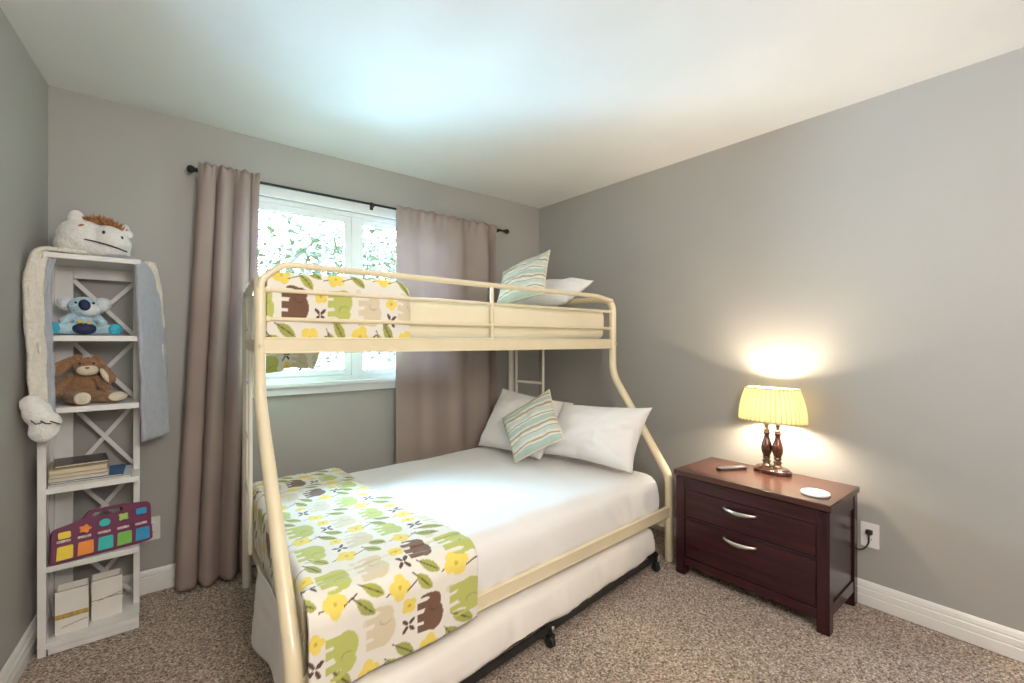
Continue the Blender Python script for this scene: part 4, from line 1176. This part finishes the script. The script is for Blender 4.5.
# --- stack of books on the third shelf
def book(label, x0, y0, z0, w, dpt, h, cover, rot=0.0):
    t = thing('book', label, 'book', (x0, y0, z0), 'books stacked on the white shelf')
    Mx = Matrix.Translation((x0, y0, z0)) @ Matrix.Rotation(rot, 4, 'Z')
    c = min(0.0018, h * 0.18)
    b = MB(Mx); b.box(0, w, 0, dpt, 0, c); b.box(0, w, 0, dpt, h - c, h); b.box(0, c * 1.3, 0, dpt, c, h - c); b.build('cover', cover, t, bevel=0.0005)
    b = MB(Mx); b.box(c * 1.3, w - 0.003, 0.003, dpt - 0.003, c, h - c); b.build('pages', M['paper'], t, smooth=False)
    return t
ck = lambda n, c, r=0.45, v=0.08: mat(n, c, r, var=v, vscale=25)
z = LEV[2] + 0.0005
BKS = [('thin white and pale blue booklet at the bottom of the book stack', -0.288, 2.606, 0.260, 0.205, 0.011, ck('cover_white', (0.66, 0.72, 0.76)), 0.00),
       ('thin bright blue booklet just under the tan books', -0.285, 2.612, 0.228, 0.200, 0.009, ck('cover_blue', (0.02, 0.13, 0.36)), -0.03),
       ('white paperback with a dark spine line low in the book stack', -0.288, 2.610, 0.185, 0.185, 0.013, ck('cover_greywhite', (0.55, 0.55, 0.56)), 0.02),
       ('grey-beige paperback in the middle of the book stack', -0.286, 2.612, 0.182, 0.185, 0.015, ck('cover_beige', (0.40, 0.34, 0.28)), 0.05),
       ('thick tan paperback below the dark topmost book', -0.286, 2.608, 0.180, 0.190, 0.020, ck('cover_tan', (0.50, 0.40, 0.25)), 0.08)]
for lb, x0, y0, w, dp, h, cv, rt in BKS:
    book(lb, x0, y0, z, w, dp, h, cv, rt); z += h + 0.0004
cover_dark = mat('cover_dark', (0.055, 0.045, 0.045), 0.35, var=0.8, vscale=28)
book('dark glossy book lying on top of the book stack', -0.272, 2.640, z, 0.168, 0.170, 0.010, cover_dark, 0.10)

# --- purple musical toy
TO = V((-0.284, 2.606, LEV[1] + 0.002)); TU = V((0.985, 0.172, 0)).normalized(); TB = V((-0.172, 0.985, 0)).normalized()
tl = 0.30
TW = (V((0, 0, 1)) * math.cos(tl) + TB * math.sin(tl)).normalized(); TN = TU.cross(TW).normalized()
if TN.y > 0: TN = -TN
toy = thing('musical_toy', 'purple musical pop-up toy with five coloured keys on the shelf', 'toy', TO + TU * 0.155)
fr = (TO, TU * 1.06, TW * 1.06, TN * 1.06)
outl = fillet([(0.0, 0, 0), (0.313, 0, 0), (0.318, 0.165, 0), (0.245, 0.170, 0), (0.225, 0.176, 0), (0.120, 0.176, 0), (0.098, 0.146, 0), (0.010, 0.128, 0), (0.0, 0.0, 0)], [0.018, 0.028, 0.008, 0.02, 0.02, 0.02, 0.022], 5)
outl = [(p.x, p.y) for p in outl[:-1]]
hole = rrect(0.128, 0.222, 0.146, 0.163, 0.008)
b = MB(); b.prism(outl, [hole], fr, -0.046, 0.0); b.build('body', M['toy'], toy, bevel=0.005, bseg=3)
b = MB()   # lower key bank steps forward
b.prism(rrect(0.006, 0.314, 0.002, 0.072, 0.012), [], fr, -0.002, 0.014); b.build('key_bank', M['toy'], toy, bevel=0.005, bseg=3)
kc = ['yellow', 'orange', 'teal', 'green', 'blue']
for i, c in enumerate(kc):
    x = 0.018 + i * 0.0595
    b = MB(); q = [(x, 0.010), (x + 0.047, 0.010), (x + 0.049, 0.060), (x + 0.004, 0.060)]
    b.prism([(p.x, p.y) for p in fillet([(*q[0], 0), (*q[1], 0), (*q[2], 0), (*q[3], 0), (*q[0], 0)], 0.006, 4)[:-1]], [], fr, 0.012, 0.0175); b.build('key', M['k_' + c], toy, bevel=0.0015)
    cx, cy = 0.044 + i * 0.0595, 0.100 + 0.007 * i
    b = MB()
    if i in (0, 4): sp = rrect(cx - 0.018, cx + 0.018, cy - 0.013, cy + 0.013, 0.006)
    elif i == 1: sp = [(cx + (0.017 + 0.003 * math.cos(5 * t)) * math.cos(t), cy + (0.015 + 0.003 * math.cos(5 * t)) * math.sin(t)) for t in [2 * PI * k / 40 for k in range(40)]]
    elif i == 2: sp = [(cx + 0.018 * math.cos(t), cy + 0.015 * math.sin(t)) for t in [2 * PI * k / 30 for k in range(30)]]
    else: sp = [(cx + (0.0165 + 0.003 * math.cos(4 * t + PI)) * math.cos(t), cy + (0.0145 + 0.003 * math.cos(4 * t + PI)) * math.sin(t)) for t in [2 * PI * k / 40 for k in range(40)]]
    b.prism(sp, [], fr, -0.002, 0.011); b.build('button', M['k_' + ('lime' if i == 3 else c)], toy, bevel=0.003)
    b = MB(); b.prism(rrect(x + 0.004, x + 0.044, 0.0735, 0.083, 0.003), [], fr, -0.001, 0.0025); b.build('sticker', M['toylabel'], toy, smooth=False)

# --- two white cartons on the bottom shelf
def carton(label, x0, y0, w, dp, h, rot, gold):
    t = thing('carton', label, 'box', (x0, y0, LEV[0]), 'white cartons on the bottom shelf')
    Mx = Matrix.Translation((x0, y0, LEV[0] + 0.0005)) @ Matrix.Rotation(rot, 4, 'Z'); k = 0.004
    b = MB(Mx); b.box(0, w, 0, k, 0, h); b.box(0, w, dp - k, dp, 0, h); b.box(0, k, k, dp - k, 0, h); b.box(w - k, w, k, dp - k, 0, h); b.box(k, w - k, k, dp - k, 0, k); b.build('shell', M['carton'], t, bevel=0.001)
    b = MB(Mx); b.box(k + 0.001, w - k - 0.001, k + 0.001, dp - k - 0.001, h - 0.030, h - 0.026); b.build('inner_flap', M['cartonin'], t, smooth=False)
    b = MB(Mx)
    if gold: b.box(-0.0008, w + 0.0008, -0.0008, dp + 0.0008, h * 0.36, h * 0.47)
    else: b.box(-0.0008, w + 0.0008, -0.0008, dp + 0.0008, h * 0.500, h * 0.515)
    b.build('band', M['gold'] if gold else M['sprig'], t, smooth=False)
    b = MB(Mx)
    zc = h * 0.15 if gold else h * 0.47
    for i in range(5):
        xx = w * (0.18 + 0.15 * i); b.tube([(xx, -0.001, zc + 0.003 * i), (xx + 0.010, -0.0014, zc + 0.005 + 0.003 * i), (xx + 0.018, -0.001, zc + 0.004 + 0.003 * i)], 0.0012, 5)
    b.build('sprig_mark', M['sprig'], t)
carton('white carton with a gold band on the bottom shelf', -0.272, 2.650, 0.102, 0.085, 0.178, 0.03, True)
carton('plainer white carton with a thin brown line on the bottom shelf', -0.163, 2.690, 0.102, 0.085, 0.172, 0.06, False)

# ------------------------------------------------------------------ trees outside
def tree(label, x, y, h, n, mtl, seed, spread):
    rg = random.Random(seed)
    t = thing('tree', label, 'tree', (x, y, -2.5), 'trees outside the window')
    b = MB()
    b.tube([(x, y, -2.5), (x + 0.08, y, -0.5), (x - 0.04, y + 0.05, 1.2), (x + 0.05, y, h)], [0.13, 0.11, 0.08, 0.02], 10)
    tips = []
    for i in range(16):
        z0 = rg.uniform(-0.2, h * 0.9); a = rg.uniform(0, 2 * PI); L = rg.uniform(0.8, 1.0) * spread
        p = V((x, y, z0)); m_ = p + V((math.cos(a) * L * 0.5, math.sin(a) * L * 0.5, 0.3)); e = p + V((math.cos(a) * L, math.sin(a) * L, rg.uniform(-0.1, 0.5)))
        b.tube([p, m_, e], [0.03, 0.02, 0.006], 6); tips += [m_, e, (m_ + e) / 2]
    b.build('trunk', M['bark'], t, angle=80)
    b = MB(); vs = []; fs = []
    for i in range(n):
        c = rg.choice(tips) + V((rg.gauss(0, 0.32), rg.gauss(0, 0.32), rg.gauss(0, 0.28)))
        s = rg.uniform(0.022, 0.05); R = Matrix.Rotation(rg.uniform(0, 2 * PI), 3, 'Z') @ Matrix.Rotation(rg.uniform(-1.2, 1.2), 3, 'X') @ Matrix.Rotation(rg.uniform(-1, 1), 3, 'Y')
        o = len(vs); vs += [c + R @ V(p) * s for p in ((-1, 0, 0), (-0.2, 0.45, 0.1), (1, 0, 0), (-0.2, -0.45, 0.1))]; fs.append((o, o + 1, o + 2, o + 3))
    b.add(vs, fs); b.build('foliage', mtl, t, smooth=False)
tree('leafy tree close outside the left window pane', 1.15, 5.0, 2.3, 5000, M['leaf_a'], 1, 1.0)
tree('paler leafy tree outside the right window pane', 2.75, 5.9, 2.6, 5000, M['leaf_b'], 2, 1.1)
tree('tall leafy tree further back between the other two trees', 2.3, 8.0, 3.6, 5000, M['leaf_b'], 3, 1.6)

# ------------------------------------------------------------------ light
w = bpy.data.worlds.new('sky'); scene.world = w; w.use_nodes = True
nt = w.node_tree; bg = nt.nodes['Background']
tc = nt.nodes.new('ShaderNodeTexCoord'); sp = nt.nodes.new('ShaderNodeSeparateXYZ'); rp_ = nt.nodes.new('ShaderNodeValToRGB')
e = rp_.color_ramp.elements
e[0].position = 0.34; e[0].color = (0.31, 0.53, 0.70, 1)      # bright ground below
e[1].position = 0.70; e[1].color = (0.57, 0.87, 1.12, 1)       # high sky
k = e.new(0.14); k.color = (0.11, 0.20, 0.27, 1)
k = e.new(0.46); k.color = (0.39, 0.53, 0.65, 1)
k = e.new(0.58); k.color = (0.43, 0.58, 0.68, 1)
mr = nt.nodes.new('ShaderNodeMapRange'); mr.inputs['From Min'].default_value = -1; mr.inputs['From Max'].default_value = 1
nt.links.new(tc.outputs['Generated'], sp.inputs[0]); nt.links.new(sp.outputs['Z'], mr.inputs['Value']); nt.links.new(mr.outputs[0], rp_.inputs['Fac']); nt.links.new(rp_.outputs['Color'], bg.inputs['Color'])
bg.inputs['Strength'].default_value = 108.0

ld = bpy.data.lights.new('window_portal', 'AREA'); ld.shape = 'RECTANGLE'; ld.size = WX1 - WX0; ld.size_y = WZ1 - WZ0
ld.cycles.is_portal = True
lo = bpy.data.objects.new('window_portal', ld); COL.objects.link(lo); lo.location = (1.08, YB + 0.125, (WZ0 + WZ1) / 2); lo.rotation_euler = (-PI / 2, 0, 0)

ld = bpy.data.lights.new('fill_light', 'POINT'); ld.energy = 98; ld.color = (1.0, 0.92, 0.86); ld.shadow_soft_size = 0.28  # soft fill added behind the camera to brighten the room, no fixture built
lo = bpy.data.objects.new('fill_light', ld); COL.objects.link(lo); lo.location = (0.45, -0.50, 1.90)

vs_ = scene.view_settings; vs_.view_transform = 'Standard'
try: vs_.look = 'None'
except Exception: pass
vs_.gamma = 1.0; vs_.exposure = 0.0; vs_.use_curve_mapping = False
scene.cycles.use_denoising = True
scene.cycles.max_bounces = 8; scene.cycles.diffuse_bounces = 5
scene.cycles.sample_clamp_indirect = 8.0

for o in list(bpy.data.objects):
    if '_base' in o: del o['_base']
